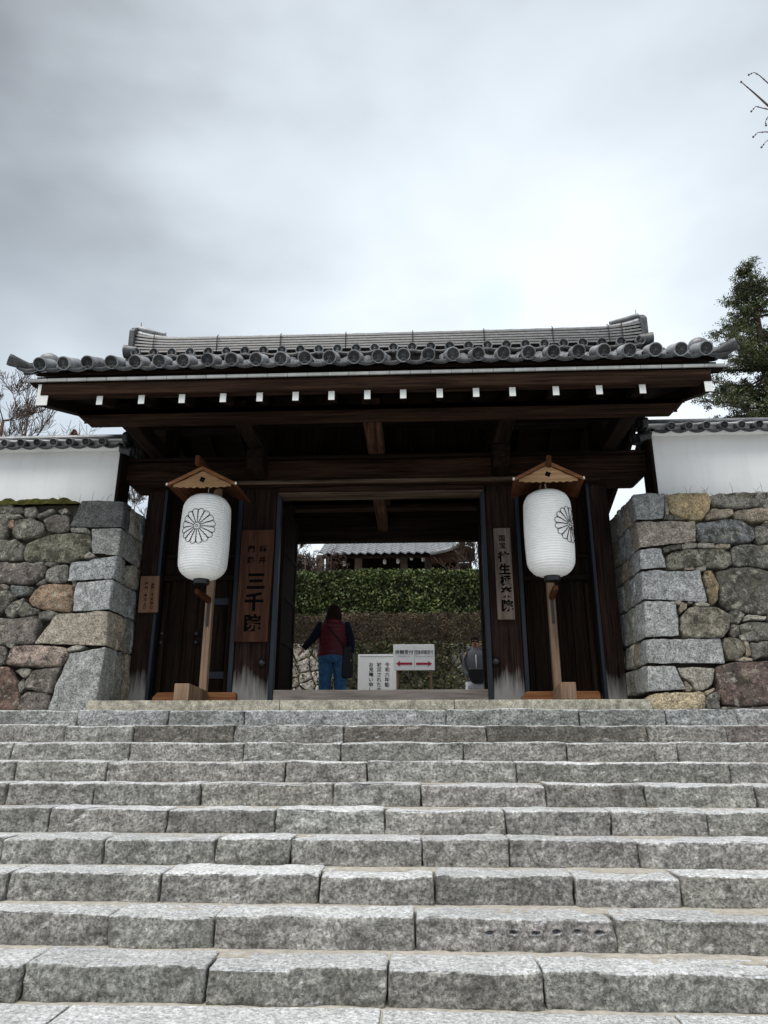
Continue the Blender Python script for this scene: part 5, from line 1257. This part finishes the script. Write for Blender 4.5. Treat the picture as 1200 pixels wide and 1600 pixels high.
def bare_tree(label, base, height, r, lev, kids, spread, lean=(0, 0), mat='bark', first=.25, dirs=None, name='bare_tree', minr=.006, L0=.5, upb=.06):
    root = thing(name, label, 'tree', base); t = MB(); pts = []; rad = []
    for i in range(9):
        s = i / 8; pts.append(Vector(base) + Vector((lean[0] * s + .05 * math.sin(s * 5), lean[1] * s, height * s))); rad.append(r * (1 - .75 * s))
    t.tube(pts, rad, 9); obj('trunk', t, M[mat], root, smooth=True)
    b = MB()
    for i in range(1, 9):
        if i / 8 < first: continue
        for k in range(3):
            a = random.uniform(0, 2 * math.pi); d = Vector((math.cos(a), math.sin(a), random.uniform(.2, .9)))
            branch(b, pts[i], d, height * L0 * (1.1 - i / 10), rad[i] * .5, lev, spread, kids, .13, upb, minr)
    obj('branches', b, M['bark'], root, smooth=True); return root
p = U(2, 690, 15); bare_tree('bare leafless tree with a reddish trunk behind the left plaster wall', (p.x, 15, ZC), p.z - ZC + .55, .13, 4, 3, .4, mat='bark_red', first=.75, L0=.2, minr=.004)
p = U(40, 690, 17); bare_tree('thin bare tree fanning twigs above the left wall coping', (p.x, 17, ZC), p.z - ZC + .6, .1, 3, 4, .5, first=.7, L0=.32, minr=.006)
p = U(213, 800, 13.5); bare_tree('small bare pinkish shrub in the gap between wall and gate', (p.x, 13.5, ZC), p.z - ZC + .1, .04, 3, 4, .55, first=.4, name='bare_shrub', L0=.25, minr=.004)
p = U(480, 880, 19); bare_tree('dense tangle of bare brown twigs at the left of the hall', (p.x - .4, 19.7, ZC + 1), p.z - ZC - .6, .05, 4, 4, .5, first=.6, L0=.3, minr=.006, name='bare_shrub')
bare_tree('drooping bare weeping tree left of the hall roof', (p.x, 19, ZC + 1), p.z - ZC - .8, .06, 3, 4, .55, first=.55, L0=.33, minr=.006, upb=-.12)
p = U(520, 878, 19.4); bare_tree('second drooping bare tree in front of the hall roof', (p.x, 19.4, ZC + 1), p.z - ZC - .9, .05, 3, 3, .55, first=.6, L0=.3, minr=.006, upb=-.14)
p = U(738, 878, 19); bare_tree('dark bare tree at the right behind the doorway', (p.x, 19, ZC + 1), p.z - ZC - .5, .08, 3, 4, .5, first=.55, L0=.33, minr=.007)
# brown conifer tip over the left wall
p = U(115, 683, 16); sh = thing('brown_conifer', 'small rusty brown conifer top peeping over the left wall', 'tree', (p.x, 16, ZC))
obj('trunk', MB().tube([(p.x, 16, ZC), (p.x, 16, p.z + .15)], [.08, .02], 7), M['bark'], sh)
foliage('crown', leaves(6000, lambda: (lambda a, t: (p.x + math.cos(a) * (1 - t) ** .6 * .42 * random.random() ** .4, 16 + math.sin(a) * (1 - t) ** .6 * .4, p.z - 1.6 + t * 1.8))(random.uniform(0, 6.28), random.random()), .07, 3), M['dry'], sh)
# big cedar on the right
def conifer(label, X, Y, top, rad_max, n_br):
    root = thing('cedar_tree', label, 'tree', (X, Y, ZC)); H = top - ZC
    obj('trunk', MB().tube([(X, Y, ZC), (X + .1, Y, ZC + H * .4), (X, Y, ZC + H * .75), (X + .05, Y, top)], [.38, .26, .12, .02], 10), M['bark'], root, smooth=True)
    lb = MB(); P = []
    for i in range(n_br):
        t = round(random.random() ** .75 * 26 + .3) / 26 + random.gauss(0, .006); t = max(.004, t); z = top - .1 - t * H * .6; a = random.uniform(0, 2 * math.pi)
        L = rad_max * (.05 + .95 * min(1, t * 1.6) ** .75) * random.uniform(.62, 1.08)
        d = Vector((math.cos(a), math.sin(a), 0)); b0 = Vector((X, Y, z)); droop = random.uniform(-.1, .3)
        pts = [b0 + d * L * s + Vector((0, 0, -droop * L * s * s + .14 * L * s ** 3)) for s in (0, .25, .5, .75, 1)]
        lb.tube(pts, [.05 * L / rad_max + .012, .035, .025, .015, .008], 4)
        nc_ = int(4 + L * 5)
        for c in range(nc_):
            s = .25 + .78 * (c + random.random()) / nc_; q = b0 + d * L * s + Vector((random.gauss(0, .13), random.gauss(0, .13), -droop * L * s * s + .14 * L * s ** 3 + random.gauss(0, .05)))
            R_ = random.uniform(.1, .21)
            for _ in range(52): g_ = Vector((random.gauss(0, 1), random.gauss(0, 1), random.gauss(0, .6))) * R_ * .5; P.append(q + g_)
    obj('limbs', lb, M['bark'], root, smooth=True)
    it = iter(P); foliage('needles', leaves(len(P), lambda: tuple(next(it)), .105, 4.2), M['needles'], root)
pt = U(1166, 410, 19); conifer('tall dark green cedar rising behind the right wall', pt.x, 19, pt.z, 2.2, 250)
# bare tree outside the right edge whose twigs reach into the sky
p = U(1330, 260, 9.8)
tt = thing('bare_tree', 'budding bare tree twigs reaching in at the upper right edge', 'tree', (p.x + .6, 9.8, ZC))
obj('trunk', MB().tube([(p.x + .6, 9.8, ZC), (p.x + .5, 9.8, 6), (p.x + .3, 9.8, p.z), (p.x, 9.8, p.z + 2)], [.16, .12, .08, .03], 8), M['bark'], tt, smooth=True)
b = MB(); tip = []
def tw(pts, r0, r1):
    q = [U(x, y, 9.8) for x, y in pts]; n = len(q); b.tube(q, [r0 + (r1 - r0) * i / (n - 1) for i in range(n)], 5)
    for k in range(n - 1):
        c = q[k] * .5 + q[k + 1] * .5; b.lathe([(.001, -.02), (.016, 0), (.001, .02)], 5, c)
    e = q[-1]; b.lathe([(.001, -.025), (.02, 0), (.001, .028)], 6, e)
tw([(1330, 262), (1270, 205), (1200, 165), (1178, 145), (1158, 128)], .03, .007)
tw([(1225, 150), (1200, 130), (1187, 118), (1178, 113), (1170, 117)], .012, .004)
tw([(1230, 185), (1205, 172), (1188, 168), (1181, 166), (1174, 174)], .012, .004)
tw([(1250, 215), (1210, 210), (1198, 206), (1184, 207), (1177, 214)], .014, .004)
tw([(1215, 175), (1200, 182), (1196, 190), (1197, 196)], .01, .003)
tw([(1230, 225), (1205, 216), (1196, 222), (1190, 230)], .01, .003)
obj('branches', b, M['bark'], tt, smooth=True)
